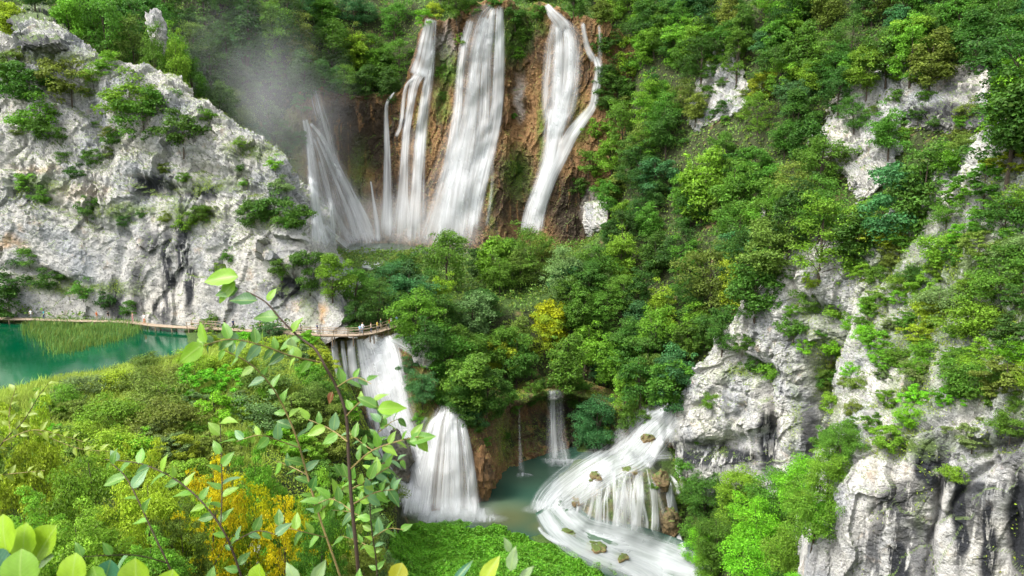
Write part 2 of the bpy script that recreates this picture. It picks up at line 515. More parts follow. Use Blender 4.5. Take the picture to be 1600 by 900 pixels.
# under the right promontory (its rock lies over this)
R((36, 92, -14), (44, 95, 2), (50, 84, 6), (60, 76, 14), (72, 72, 22), (90, 60, 24), (60, 60, -2), (48, 58, -14), (36, 62, -18), (30, 66, -20), (28, 76, -22), (27, 88, -21), (26, 98, -19), (46, 74, -6), (38, 80, -17))
R((140, 150, 70), (140, 100, 50), (150, 40, 48), (110, 80, 38))
for x, y, z in ((-220, -40, 60), (220, -40, 60), (-220, 340, 150), (220, 340, 170), (0, 340, 135), (-220, 150, 75), (220, 150, 110), (0, -40, 33), (-110, 340, 140), (110, 340, 150)):
    R((x, y, z))

tp = np.array(TP)
cdt = delaunay_2d_cdt([Vector((p[0], p[1])) for p in tp], [], [], 0, 1e-4)
cv = [Vector((v.x, v.y, tp[cdt[3][i][0]][2])) for i, v in enumerate(cdt[0])]
land_bvh = BVHTree.FromPolygons(cv, [list(f) for f in cdt[2]])
GX = np.arange(-200, 200.1, 1.0)
GY = np.arange(-32, 320.1, 1.0)
Z = np.zeros((len(GY), len(GX)))
for j, y in enumerate(GY):
    for i, x in enumerate(GX):
        h = land_bvh.ray_cast(Vector((x, y, 900)), Vector((0, 0, -1)))
        Z[j, i] = h[0].z if h[0] else 0
for _ in range(2):
    Zp = np.pad(Z, 1, mode='edge')
    Z = (Zp[:-2, 1:-1] + Zp[2:, 1:-1] + Zp[1:-1, :-2] + Zp[1:-1, 2:] + 2 * Z) / 6
XX, YY = np.meshgrid(GX, GY)
PT = np.stack([XX, YY, Z], -1)
slope = np.hypot(*np.gradient(Z))
near = np.clip((np.hypot(XX, YY) - 6) / 20, 0, 1)
Z += near * (fbm(PT / 9.0, 4, 3) * 0.8 + np.clip(slope, 0, 1.5) * ridged(PT / 5.0, 3, 9) * 0.8)
PT = np.stack([XX, YY, Z], -1)
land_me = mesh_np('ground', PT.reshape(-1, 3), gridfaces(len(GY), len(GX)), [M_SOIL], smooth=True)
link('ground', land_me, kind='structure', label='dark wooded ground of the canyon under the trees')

# ------------------------------------------------------------------ rock walls
VEG = []
SOLID = [(PT.reshape(-1, 3), gridfaces(len(GY), len(GX)))]

def rock_patch(name, ctrl, nu, nv, amp, seed, mat, label, cell=3.0, vert=0.5, fade=None, paint=None, carve=(), calm=None, smooth=False, rough=1.0, bed=1.0):
    """a rock wall from control rows (top row first); relief is pushed out along the wall's normal"""
    G = cr1(cr1(np.asarray(ctrl, float), nv, 0), nu, 1)
    du = np.gradient(G, axis=1)
    dv = np.gradient(G, axis=0)
    Nn = np.cross(du, dv)
    Nn /= np.linalg.norm(Nn, axis=-1, keepdims=True) + 1e-9
    toc = CAM - G
    sgn = np.sign((Nn[nv // 2] * toc[nv // 2]).sum(-1).mean())
    Nn *= sgn
    sc = np.array([1, 1, vert])
    wob = np.stack([fbm(G / 6, 3, seed + 50), fbm(G / 6, 3, seed + 60), fbm(G / 6, 3, seed + 70)], -1)
    W = G + wob * 2.2
    tilt = np.array([[1, .25, .2], [-.2, 1, .3], [-.25, -.2, 1]])
    f0, e0 = facets(W @ tilt * sc / (cell * 2.3), seed + 30)
    f1, e1 = facets(W @ tilt * sc / cell, seed)
    f2, e2 = facets((G + wob) @ tilt * sc / (cell * 0.4), seed + 20)
    f3, e3 = facets((G + wob * .6) @ tilt / (cell * 0.17), seed + 25)
    strat = np.abs(((G[..., 2] + G[..., 0] * .22 + wob[..., 0] * 2.5) / (cell * .8)) % 1.0 - .5) * 2      # bedding
    f4, _ = facets((G + wob * .3) @ tilt * np.array([1, 1, .6]) / (cell * 0.085), seed + 27)
    h = fbm(G / 14, 3, seed) * 1.1 + f0 * 1.05 + f1 * 0.75 + f2 * 0.42 + f3 * 0.2 * rough + f4 * .09 * rough + (strat ** 3) * -.4 * bed
    h += ridged(G * np.array([1, 1, .22]) / 4, 4, seed + 5) * 0.4 * rough
    if calm is not None:                                   # worn smooth low down
        gx, gy, _ = proj(G)
        k = np.clip((gy - calm[0]) / (calm[1] - calm[0]) + fbm(G / 6, 2, seed + 44) * .5, 0, 1) * calm[2]
        hs_ = fbm(G / 14, 3, seed) * 1.1 + f0 * 1.1 + f1 * .35 + ridged(G * np.array([1, 1, .15]) / 5, 3, seed + 6) * .35 + f3 * .05
        h = h * (1 - k) + hs_ * k
    h = h * amp
    if fade is not None:
        h = h * cr1(cr1(np.asarray(fade, float)[..., None], nv, 0), nu, 1)[..., 0]
    if carve:
        gx, gy, _ = proj(G)
        wx = fbm(G / 4, 3, seed + 77) * 16
        for cx, cy, rx, ry, ang, k in carve:
            ca, sa = math.cos(math.radians(ang)), math.sin(math.radians(ang))
            ax, ay = gx + wx - cx, gy + wx * .6 - cy
            d = ((ax * ca + ay * sa) / rx) ** 2 + ((-ax * sa + ay * ca) / ry) ** 2
            h = h - k * np.exp(-d * 1.2)
    P = G + Nn * h[..., None]
    cols = np.zeros((nv, nu, 3))
    if paint:
        qx, qy, _ = proj(P)
        nz = fbm(P / 2.5, 3, seed + 90) * 14
        for ch, cx, cy, rx, ry, k in paint:
            d = np.hypot((qx + nz * .7 - cx) / (rx * (1.45 if ch == 0 else 1)), (qy + nz - cy) / ry)
            cols[..., ch] = np.maximum(cols[..., ch], np.clip((1.35 - d) * (1.6 if ch == 0 else 1), 0, 1) * k)
    Fq = gridfaces(nv, nu)
    me = mesh_np(name, P.reshape(-1, 3), Fq, [mat], smooth=smooth, cols=cols.reshape(-1, 3))
    o = link(name, me, kind='structure', label=label)
    nn = np.cross(np.gradient(P, axis=1), np.gradient(P, axis=0)) * sgn
    nn /= np.linalg.norm(nn, axis=-1, keepdims=True) + 1e-9
    VEG.append((name, P, nn, cols[..., 1]))
    SOLID.append((P.reshape(-1, 3), Fq))
    return o, P

# left cliff above the green lake
cols_l = [(-130, -130, 10), (-60, -60, 40), (0, 0, 74), (90, 60, 56), (150, 130, 88), (200, 180, 108), (270, 255, 132), (340, 330, 190), (430, 425, 248), (490, 450, 330), (530, 490, 395), (548, 522, 450), (560, 545, 508)]
top, rows = [], [[] for _ in range(7)]
for b, t, ty in cols_l:
    by = float(np.interp(b, [-130, 0, 120, 240, 330, 430, 500, 560, 600], [492, 494, 497, 501, 507, 515, 520, 522, 526]))
    pb = at(b, by, z=0.6)
    Yt = pb[1] + 3.0 + max(0, (520 - ty)) * 0.034
    pt = at(t, ty, Y=Yt)
    H = pt[2] - pb[2]
    w = pt - pb
    rows[0].append(pt + np.array([2, 26, -10]))
    rows[1].append(pt + np.array([.5, 7, -.5]))
    rows[2].append(pt)
    rows[3].append(pb + w * np.array([.72, .66, .72]))
    rows[4].append(pb + w * np.array([.42, .26, .42]))
    rows[5].append(pb + w * np.array([.2, .10, .2]) + np.array([0, 0.0, 0]))
    rows[6].append(pb + np.array([0, -.5, -2.5 if b < 520 else -.5]))
fd = np.ones((7, len(cols_l)))
fd[6] = .5
fd[:, -1] = .4
stains = [(0, 240, 292, 26, 16, 1), (0, 285, 385, 8, 50, 1), (0, 262, 410, 7, 50, 1), (0, 298, 450, 7, 40, 1), (0, 180, 470, 8, 34, .9), (0, 320, 300, 24, 10, .9), (0, 235, 385, 10, 26, .8), (0, 215, 450, 8, 40, .8), (0, 252, 475, 10, 30, .9), (0, 445, 450, 22, 14, 1), (0, 40, 300, 16, 26, .8),  # first dark patch paints the overhang's shade; narrow upright ones are water stains
          (1, 60, 290, 45, 16, .9), (1, 190, 330, 60, 14, .9), (1, 300, 335, 50, 18, .9), (1, 120, 450, 90, 12, 1), (1, 330, 290, 60, 12, .8), (1, 390, 235, 40, 14, .9), (1, 420, 345, 30, 14, 1), (1, 90, 90, 60, 12, .8),
          (1, 480, 480, 10, 40, .6), (2, 503, 486, 9, 16, 1), (2, 15, 380, 26, 10, .8), (2, 60, 265, 40, 8, .5), (2, 120, 300, 50, 12, .3)]
rock_patch('cliff', rows, 460, 330, 1.0, 11, M_LIME, 'pale grey limestone cliff rising behind the green lake', cell=4.2, vert=.62, fade=fd, paint=stains, calm=(300, 400, .8),
           carve=[(240, 290, 40, 12, 15, 2.6), (110, 330, 90, 9, 25, 1.6), (270, 420, 16, 60, 20, 1.0), (440, 440, 40, 16, 35, 2.4), (150, 200, 14, 70, -20, 2.0), (320, 260, 90, 9, 14, 1.8), (60, 430, 70, 10, 10, 1.8), (200, 370, 8, 60, 12, 1.2),
                  (350, 400, 10, 70, 8, 1.6), (100, 150, 60, 14, 30, 1.8), (400, 300, 60, 8, 12, 1.5), (20, 230, 14, 60, 10, 1.8), (300, 200, 16, 40, 30, -1.6), (60, 70, 20, 14, 0, -1.5), (265, 155, 14, 18, 0, -2.2), (480, 470, 10, 60, -25, 1.5)])

# great wall with the high falls
wc = [(430, 200, 207, 400, 2.5), (470, 150, 212, 396, 2.), (495, 138, 216, 394, 2.), (530, 150, 222, 393, 1.5), (575, 152, 225, 392, 1.), (615, 150, 223, 390, 1.), (640, 110, 219, 388, 1.), (662, 45, 216, 386, 1.), (700, 42, 214, 386, 1.),
      (745, 18, 213, 384, 1.), (785, 6, 213, 380, 1.), (815, 24, 216, 378, 1.), (840, 12, 214, 378, 1.), (870, 22, 212, 380, 1.), (905, 36, 211, 382, 1.), (940, 42, 210, 384, 1.5), (975, 60, 210, 380, 3.), (1010, 120, 206, 378, 6.)]
rows = [[] for _ in range(7)]
for px, ty, Yt, by, bz in wc:
    pt = at(px, ty, Y=Yt)
    pb = at(px, by, Y=Yt - 4.0 + bz * 0)
    bul = 3.2 if 465 < px < 515 else (-2.5 if 520 < px < 640 else 0.0)     # tufa cone on the left, hollow beside it
    w = pt - pb
    rows[0].append(pt + np.array([0, 14, -1.5]))
    rows[1].append(pt + np.array([0, 3, .3]))
    rows[2].append(pt)
    rows[3].append(pb + w * np.array([.72, .92, .72]) + np.array([0, -bul * .8 + .8, 0]))
    rows[4].append(pb + w * np.array([.42, .66, .42]) + np.array([0, -bul, 0]))
    rows[5].append(pb + w * np.array([.18, .3, .18]) + np.array([0, -bul * .6, 0]))
    rows[6].append(pb + np.array([0, -.5, -2.5]))
wst = [(0, 560, 210, 60, 60, .9), (0, 805, 60, 26, 50, .9), (0, 690, 90, 24, 50, .7), (0, 800, 300, 26, 60, .8), (0, 900, 330, 30, 50, .9), (0, 520, 300, 40, 60, .6),  # broad dark patch at the left hollow paints its shade into the tufa
       (1, 700, 110, 20, 30, 1), (1, 800, 60, 30, 40, 1), (1, 690, 160, 14, 30, .8), (1, 808, 270, 22, 40, .8), (1, 845, 210, 8, 60, .8), (1, 765, 320, 8, 50, .6), (1, 660, 200, 10, 50, .5), (1, 560, 270, 20, 50, .5), (1, 830, 30, 26, 30, 1), (1, 905, 190, 14, 40, .5),
       (2, 812, 150, 10, 36, .9), (2, 697, 70, 12, 30, .8), (1, 440, 260, 34, 120, 1), (2, 445, 330, 26, 50, .5), (2, 930, 330, 20, 26, .9)]
rock_patch('fall_wall', rows, 400, 300, 0.85, 31, M_TUFA, 'ochre and brown tufa wall behind the high waterfalls', cell=3.4, vert=.26, paint=wst, bed=0.0, carve=[(808, 200, 14, 170, 0, 2.5), (690, 120, 12, 60, 0, 2.0), (565, 220, 50, 60, 0, 2.0), (760, 260, 10, 120, 8, 1.2), (640, 260, 12, 120, 0, 1.0), (905, 320, 18, 60, 0, 1.6), (700, 60, 24, 30, 0, 1.5)])

# lower wall: lip of the lake, cone of the small fall, hollow behind the pool
rows = [[] for _ in range(7)]
for px, ty, Yt, bx, by, bz in lc:
    pt = at(px, ty, Y=Yt)
    pb = at(bx, by, z=bz)
    w = pt - pb
    und = 5.5 if 790 < px < 950 else 0.0
    out = 1.4 if 675 < px < 745 else 0.0
    rows[0].append(pt + np.array([0, 12, -.6]))
    rows[1].append(pt + np.array([0, 2.5, .1]))
    rows[2].append(pt)
    rows[3].append(pb + w * .78 + np.array([0, und * .9 - out, 0]))
    rows[4].append(pb + w * .5 + np.array([0, und - out, 0]))
    rows[5].append(pb + w * .22 + np.array([0, und * .6 - out * .6, 0]))
    rows[6].append(pb + np.array([0, -.4, -3]))
lst = [(1, 850, 618, 110, 12, 1), (1, 980, 645, 60, 12, 1), (1, 730, 642, 40, 10, .9), (0, 900, 670, 60, 50, 1), (0, 800, 660, 40, 50, .6), (1, 560, 580, 14, 60, 1), (1, 535, 570, 12, 50, 1), (1, 660, 640, 26, 60, .9), (1, 610, 690, 16, 60, .6), (2, 625, 720, 16, 50, .6), (1, 790, 690, 16, 40, .6), (0, 620, 730, 30, 50, .6)]  # dark patches behind the pool paint the hollow's shade into the wall
rock_patch('gorge_wall', rows, 420, 200, 0.5, 47, M_TUFA, 'brown tufa wall under the trees round the lower pool', cell=2.4, vert=.3, paint=lst, bed=0.0)

# right promontory: upper crest with the outcrop over the cascade
r1 = [[(1046, 660, 122), (1075, 615, 119), (1110, 575, 117), (1150, 525, 115), (1180, 475, 113), (1260, 410, 109), (1330, 400, 104), (1400, 400, 100)],
      [(1046, 641, 112), (1075, 596, 109), (1110, 553, 107), (1150, 500, 104), (1185, 448, 101), (1260, 388, 97), (1330, 378, 93), (1400, 375, 90)],
      [(1047, 655, 110), (1078, 612, 106.5), (1117, 580, 103.5), (1158, 535, 100), (1200, 490, 97), (1275, 430, 93), (1340, 418, 88.5), (1400, 415, 85)],
      [(1049, 672, 109), (1082, 645, 105), (1124, 622, 102), (1172, 592, 98), (1222, 560, 94), (1292, 510, 90), (1345, 480, 86), (1400, 470, 82)],
      [(1052, 692, 108.4), (1086, 682, 104.2), (1132, 665, 101), (1182, 652, 96.5), (1238, 632, 92.5), (1300, 590, 88), (1345, 570, 84), (1400, 560, 80)],
      [(1056, 712, 108), (1090, 724, 104), (1140, 722, 101), (1192, 716, 95.6), (1250, 735, 91), (1305, 730, 86), (1345, 720, 82), (1400, 700, 78)],
      [(1062, 760, 108.5), (1095, 790, 104.4), (1145, 790, 101), (1195, 790, 96), (1250, 800, 91), (1305, 800, 86), (1345, 790, 81), (1400, 770, 77)]]
rows = [[at(a, b, Y=c) for a, b, c in r] for r in r1]
for k, r in enumerate(rows):                              # the crest turns away on the left
    r.insert(0, r[0] + np.array([1.0, 9, -3]))
pst = [(0, 1120, 712, 50, 20, 1), (0, 1200, 690, 12, 50, 1), (0, 1262, 690, 14, 60, .8), (0, 1330, 560, 16, 60, .7), (0, 1075, 700, 20, 16, .7), (1, 1160, 580, 50, 12, .9), (1, 1290, 560, 34, 60, .9), (1, 1260, 500, 40, 30, .6), (1, 1240, 640, 10, 80, .5), (1, 1390, 520, 60, 120, .8),
       (1, 1310, 660, 26, 60, .8)]
rock_patch('rock_crest', rows, 340, 320, 0.72, 63, M_LIME_NEAR, 'pale limestone crest and slabs above the right-hand cascade', cell=3.0, vert=.6, paint=pst, calm=(620, 690, .6),
           carve=[(1196, 660, 9, 70, 4, 3.2), (1262, 690, 8, 70, 5, 2.6), (1175, 575, 50, 16, 25, 2.6), (1290, 600, 26, 90, 10, 4.0), (1325, 560, 12, 110, 4, 3.0), (1270, 480, 60, 16, 30, 2.0), (1120, 700, 50, 14, -6, 2.4), (1100, 620, 40, 6, -35, 1.2), (1150, 640, 8, 40, 12, 1.0), (1235, 470, 8, 60, 12, 1.4), (1210, 420, 30, 8, 40, 1.0)])

# right promontory: the near buttress and the scrubby slope over it
r2 = [[(1335, 420, 108), (1400, 360, 104), (1450, 320, 100), (1530, 240, 94), (1600, 215, 90), (1720, 190, 86), (1850, 160, 82)],
      [(1335, 392, 93), (1400, 332, 90), (1450, 290, 87), (1530, 206, 80), (1600, 182, 76), (1720, 150, 72), (1850, 120, 70)],
      [(1338, 460, 88), (1400, 400, 85), (1455, 350, 81), (1530, 275, 76), (1600, 250, 72), (1720, 230, 68), (1850, 215, 65)],
      [(1338, 540, 83), (1400, 480, 79), (1460, 450, 75), (1530, 410, 71), (1600, 390, 67), (1720, 370, 63), (1850, 355, 60)],
      [(1333, 622, 75), (1392, 592, 72), (1450, 570, 68), (1530, 540, 64), (1600, 525, 61), (1720, 515, 57), (1850, 505, 54)],
      [(1318, 690, 68), (1372, 672, 66), (1440, 652, 62.5), (1530, 642, 59), (1600, 632, 56), (1720, 622, 53), (1850, 612, 50)],
      [(1290, 775, 65.5), (1350, 765, 63), (1430, 755, 60), (1530, 748, 57), (1600, 740, 54.5), (1720, 735, 51.5), (1850, 725, 49)],
      [(1266, 900, 64.5), (1340, 895, 62), (1430, 890, 59), (1530, 885, 56.5), (1600, 880, 54), (1720, 875, 51), (1850, 870, 48.5)],
      [(1256, 1040, 64), (1335, 1040, 61.5), (1430, 1030, 58.5), (1530, 1025, 56), (1600, 1020, 53.5), (1720, 1015, 50.5), (1850, 1010, 48)]]
rows = [[at(a, b, Y=c) for a, b, c in r] for r in r2]
for k, r in enumerate(rows):
    r.insert(0, r[0] + np.array([2.0, 7, -1.5]))
    r.insert(0, r[0] + np.array([5.0, 12, -3]))
nst = [(0, 1440, 720, 12, 40, 1), (0, 1470, 730, 14, 50, .9), (0, 1420, 770, 30, 22, .8), (0, 1390, 850, 34, 60, .8), (0, 1520, 800, 14, 40, .8), (0, 1440, 860, 14, 60, .7), (0, 1590, 700, 30, 40, .6),
       (1, 1430, 620, 44, 34, 1), (1, 1410, 690, 60, 22, 1), (1, 1520, 590, 70, 50, .9), (1, 1450, 520, 80, 50, .85), (1, 1520, 420, 100, 70, .95), (1, 1400, 420, 60, 50, .9), (1, 1570, 300, 60, 40, .8), (1, 1380, 500, 30, 60, .7), (1, 1590, 500, 60, 60, 1), (1, 1520, 690, 40, 16, .8), (1, 1590, 640, 30, 30, .8), (1, 1440, 800, 8, 40, .5),
       (0, 1540, 765, 50, 10, .9), (0, 1500, 810, 9, 80, 1), (0, 1545, 850, 10, 80, 1), (0, 1595, 820, 14, 90, 1), (0, 1450, 720, 12, 50, 1), (0, 1400, 790, 26, 26, .9), (0, 1395, 880, 22, 50, 1)]
rock_patch('rock_buttress', rows, 380, 460, 0.6, 83, M_LIME_NEAR, 'tall pale limestone buttress with dark water stains in the lower right', cell=2.6, vert=.5, paint=nst, calm=(690, 780, .75),
           carve=[(1455, 800, 7, 110, 8, 1.3), (1520, 760, 8, 90, 40, .9), (1580, 830, 14, 90, 10, 1.2), (1400, 610, 60, 16, -10, 1.6), (1440, 660, 60, 10, -12, 1.6), (1500, 650, 8, 60, 20, .8), (1365, 740, 6, 70, 12, .8), (1400, 520, 14, 90, 10, 2.0), (1500, 470, 90, 20, 20, 2.0), (1560, 330, 60, 14, 10, 1.6), (1420, 850, 30, 40, 20, 1.0), (1545, 700, 60, 10, -20, .8)])

# outcrops that break through the trees of the right slope
OUT = [[(1290, 150, 340, 1.0), (1385, 95, 300, 1)],]
def slope_outcrop(pts, nu, nv, seed, label, thick=1.6, amp=.6, name='rock_outcrop', mat=None, paint=None):
    """pts: rows of (px, py); laid on the slope it breaks out of, pushed out to stand proud of the soil"""
    rows = []
    for r in pts:
        q = []
        for px, py in r:
            d = ray(px, py)
            h = ground_bvh.ray_cast(Vector(CAM), Vector(d))
            p = np.array(h[0])
            q.append(p - d / np.linalg.norm(d) * thick)
        rows.append(q)
    n = len(rows[0])
    first = [p + np.array([0, thick * 3.2, -thick * .3]) for p in rows[0]]
    last = [p + np.array([0, thick * 3.0, -thick * 1.5]) for p in rows[-1]]
    rows = [first] + rows + [last]
    rows = [[r[0] + np.array([-.6, thick * 3, -.5])] + r + [r[-1] + np.array([.6, thick * 3, -.5])] for r in rows]
    return rock_patch(name, rows, nu, nv, amp, seed, mat or M_LIME, label, cell=2.6, vert=.6, paint=paint)

def build_bvh():
    V, Fs = join(SOLID)
    return BVHTree.FromPolygons(V.tolist(), Fs.tolist())
ground_bvh = build_bvh()
slope_outcrop([[(1345, 130), (1400, 105), (1440, 95)], [(1320, 165), (1370, 160), (1430, 150)], [(1285, 215), (1345, 215), (1400, 205)], [(1300, 250), (1350, 255), (1395, 250)], [(1335, 290), (1360, 300), (1385, 280)]], 110, 140, 101,
              'pale sloping limestone outcrop among the trees, upper right', thick=2.2, amp=.9)
slope_outcrop([[(1440, 110), (1490, 105), (1540, 100)], [(1425, 150), (1480, 150), (1545, 145)], [(1440, 190), (1490, 195), (1530, 190)]], 100, 80, 113,
              'grey limestone face with dark cracks at the upper right', thick=2.2, amp=.9, paint=[(0, 1480, 180, 50, 20, .9), (0, 1500, 140, 20, 14, .8)])
slope_outcrop([[(1090, 150), (1125, 75), (1150, 60)], [(1085, 185), (1120, 130), (1160, 110)], [(1095, 200), (1130, 180), (1165, 160)]], 60, 60, 127,
              'small reddish limestone ledges showing between trees on the slope', thick=1.6, amp=.9)
slope_outcrop([[(1200, 320), (1225, 318), (1250, 322)], [(1200, 345), (1225, 350), (1250, 345)]], 40, 30, 131, 'small grey rock face low on the wooded slope', thick=3.0)
slope_outcrop([[(915, 318), (935, 312), (950, 322)], [(915, 350), (935, 352), (950, 345)]], 40, 40, 139, 'small pale rock face right of the foot of the tallest falls', thick=2.6)
slope_outcrop([[(20, 20), (45, 8), (70, 12)], [(25, 60), (48, 60), (75, 55)]], 50, 50, 151, 'shaded dark grey rock face behind the left cliff', thick=2.2, paint=[(0, 48, 35, 60, 50, .9)])  # the shade on this face is painted in as dark colour

ground_bvh = build_bvh()
def hit(px, py, off=0.0):
    d = ray(px, py)
    d = d / np.linalg.norm(d)
    h = ground_bvh.ray_cast(Vector(CAM), Vector(d))
    if h[0] is None:
        return None
    return np.array(h[0]) - d * off
def zat(x, y):
    h = ground_bvh.ray_cast(Vector((x, y, 400)), Vector((0, 0, -1)))
    return h[0].z if h[0] else 0.0

# ------------------------------------------------------------------ water
M_LAKE = water_material('lake_water', (0.0, 0.042, 0.017), (0.008, 0.085, 0.036), 0.05, rough=0.08, bump=0.08)
M_POOL = water_material('pool_water', (0.022, 0.055, 0.038), (0.06, 0.10, 0.065), 0.12, rough=0.14, bump=0.3)
M_FALL = fall_material('falling_water', dens=1.0)
M_VEIL = fall_material('water_veil', dens=0.6, thresh=0.5, soft=0.3)
M_RAPID = fall_material('rapid_water', dens=.93, su=1.9, sv=0.3, thresh=0.47, soft=0.32, tone=(0.54, 0.57, 0.58))
M_LACE = fall_material('lacy_water', dens=.95, su=2.6, sv=0.22, thresh=0.56, soft=0.16, floor=0.04)

def sheet(name, poly, z, mat, label, shallow, step=1.2, solid=True):
    P = np.array([at(px, py, z=z)[:2] for px, py in poly])
    x0, y0 = P.min(0)
    x1, y1 = P.max(0)
    gx, gy = np.arange(x0, x1, step), np.arange(y0, y1, step)
    X, Y = np.meshgrid(gx, gy)
    ok = in_poly(X, Y, [tuple(p) for p in P])
    Fq = gridfaces(len(gy), len(gx))
    keep = ok.ravel()[Fq].all(1)
    V = np.stack([X.ravel(), Y.ravel(), np.full(X.size, z)], -1)
    qx, qy, _ = proj(V)
    c = np.zeros((len(V), 3))
    for ch, cx, cy, rx, ry, k in shallow:
        d = np.hypot((qx - cx) / rx, (qy - cy) / ry)
        c[:, ch] = np.maximum(c[:, ch], np.clip(1.3 - d, 0, 1) * k)
    Fq = Fq[keep]
    used = np.unique(Fq)
    mp = np.zeros(len(V), int)
    mp[used] = np.arange(len(used))
    me = mesh_np(name, V[used], mp[Fq], [mat], smooth=True, cols=c[used])
    if solid:
        SOLID.append((V[used], mp[Fq]))
    return link(name, me, kind='structure', label=label)

sheet('lake', [(-260, 486), (0, 488), (240, 492), (420, 508), (480, 520), (420, 540), (380, 560), (300, 580), (150, 606), (0, 650), (-260, 690)], 0.0, M_LAKE, 'deep green lake below the pale cliff',
      [(0, 30, 600, 70, 30, .9), (0, 290, 545, 60, 14, .9), (0, 140, 545, 70, 20, .55), (0, 180, 572, 100, 10, .5)])
sheet('lower_pool', [(600, 800), (640, 780), (700, 740), (760, 700), (900, 690), (960, 700), (935, 740), (905, 780), (915, 815), (900, 840), (860, 850), (780, 850), (700, 835), (640, 830)], -24.0, M_POOL, 'grey green pool below the lower falls',
      [(0, 820, 740, 60, 20, .5), (1, 790, 808, 60, 22, .4), (1, 850, 822, 40, 14, .35), (0, 780, 790, 60, 14, .8)], step=.6)
sheet('upper_pool', [(455, 410), (480, 380), (700, 380), (900, 378), (900, 402), (760, 408), (600, 410)], 2.6, M_POOL, 'small misty pool at the foot of the high falls', [(0, 600, 390, 200, 20, .8)])

ground_bvh = build_bvh()

def strand(parent, pts, mat, off=.35, nu=9, fade_top=.04, fade_bot=.1, edge=2.2, dens=1.0, hug=False, name='water_strand', conv=.25):
    """a sheet of falling water along pixels (px, py, width): it hangs in front of the rock the rays meet"""
    p = np.array(pts, float)
    L = np.hypot(np.diff(p[:, 0]), np.diff(p[:, 1])).sum()
    nv = int(max(12, L / 5))
    C = cr1(p, nv)
    u = np.linspace(-1, 1, nu)
    tg = np.gradient(C[:, :2], axis=0)
    tg /= np.linalg.norm(tg, axis=1, keepdims=True) + 1e-9
    pxx = C[:, None, 0] + u[None] * C[:, None, 2] * .5 * np.abs(tg[:, 1:2]).clip(.35, 1)
    pyy = C[:, None, 1] - u[None] * C[:, None, 2] * .5 * tg[:, 0:1]
    t = np.full((nv, nu), np.nan)
    for i in range(nv):
        for j in range(nu):
            d = ray(pxx[i, j], pyy[i, j])
            h = ground_bvh.ray_cast(Vector(CAM), Vector(d))
            if h[0] is not None:
                t[i, j] = (h[0].y) / d[1]
    t = np.where(np.isnan(t), np.nanmedian(t), t)
    ts = t.copy()
    k = 2 if hug else 6
    for _ in range(k):
        q = np.pad(ts, 1, mode='edge')
        ts = (q[:-2, 1:-1] + q[2:, 1:-1] + q[1:-1, :-2] + q[1:-1, 2:] + ts) / 5
    q = np.pad(t, 1, mode='edge')
    tm = np.min([q[a_:a_ + nv, b_:b_ + nu] for a_ in range(3) for b_ in range(3)], axis=0)     # nearest rock round each point
    ts = np.minimum(ts, tm)
    for _ in range(2):
        q = np.pad(ts, 1, mode='edge')
        ts = (q[:-2, 1:-1] + q[2:, 1:-1] + q[1:-1, :-2] + q[1:-1, 2:] + 2 * ts) / 6
    ts = np.minimum(ts, tm) - off - conv * (1 - u[None] ** 2)
    V = np.zeros((nv, nu, 3))
    for i in range(nv):
        for j in range(nu):
            V[i, j] = CAM + ray(pxx[i, j], pyy[i, j]) * ts[i, j]
    ln = np.concatenate([[0], np.cumsum(np.linalg.norm(np.diff(V[:, nu // 2], axis=0), axis=1))])
    wid = np.concatenate([np.zeros((nv, 1)), np.cumsum(np.linalg.norm(np.diff(V, axis=1), axis=2), axis=1)], 1)
    uw = u[None] * wid.mean() * .5 + np.zeros((nv, 1))          # streaks keep their count while the sheet widens
    uv = np.stack([uw, np.repeat(ln[:, None], nu, 1)], -1)
    s = np.linspace(0, 1, nv)
    a = np.clip(s / max(fade_top, 1e-3), 0, 1) * np.clip((1 - s) / max(fade_bot, 1e-3), 0, 1)
    e = 1 - np.abs(u) ** edge
    cols = np.zeros((nv, nu, 3))
    cols[..., 0] = a[:, None] * e[None] * dens
    me = mesh_np(name, V.reshape(-1, 3), gridfaces(nv, nu), [mat], smooth=True, cols=cols.reshape(-1, 3), uv=uv.reshape(-1, 2))
    return link(name, me, parent)

def foam(parent, cx, cy, rx, ry, z, mat, dens=1.0, rim=0.0):
    """churned white water round the foot of a fall, a low mound lying on the pool"""
    n, m = 40, 14
    an = np.linspace(0, 2 * np.pi, n)
    rr = np.linspace(0, 1, m)
    V, C, U = [], [], []
    for r in rr:
        for k, a in enumerate(an):
            w = 1 + .18 * math.sin(3 * a + cx) + .1 * math.sin(7 * a + cy)
            p = at(cx + rx * r * w * math.cos(a), cy + ry * r * w * math.sin(a), z=z + .03)
            p[2] += .35 * (1 - r) ** 1.5 + .05 * math.sin(9 * a + 6 * r)
            V.append(p)
            C.append((dens * (1 - r ** 1.7), 0, 0))
            U.append((p[0], p[1] * 2))
    me = mesh_np('foam', np.array(V), gridfaces(m, n), [mat], smooth=True, cols=np.array(C), uv=np.array(U))
    return link('foam', me, parent)

def fall(label, base_px, base_py, group=None):
    p = hit(base_px, base_py)
    o = link('waterfall', None, label=label, cat='waterfall', group=group, loc=(0, 0, 0))
    return o

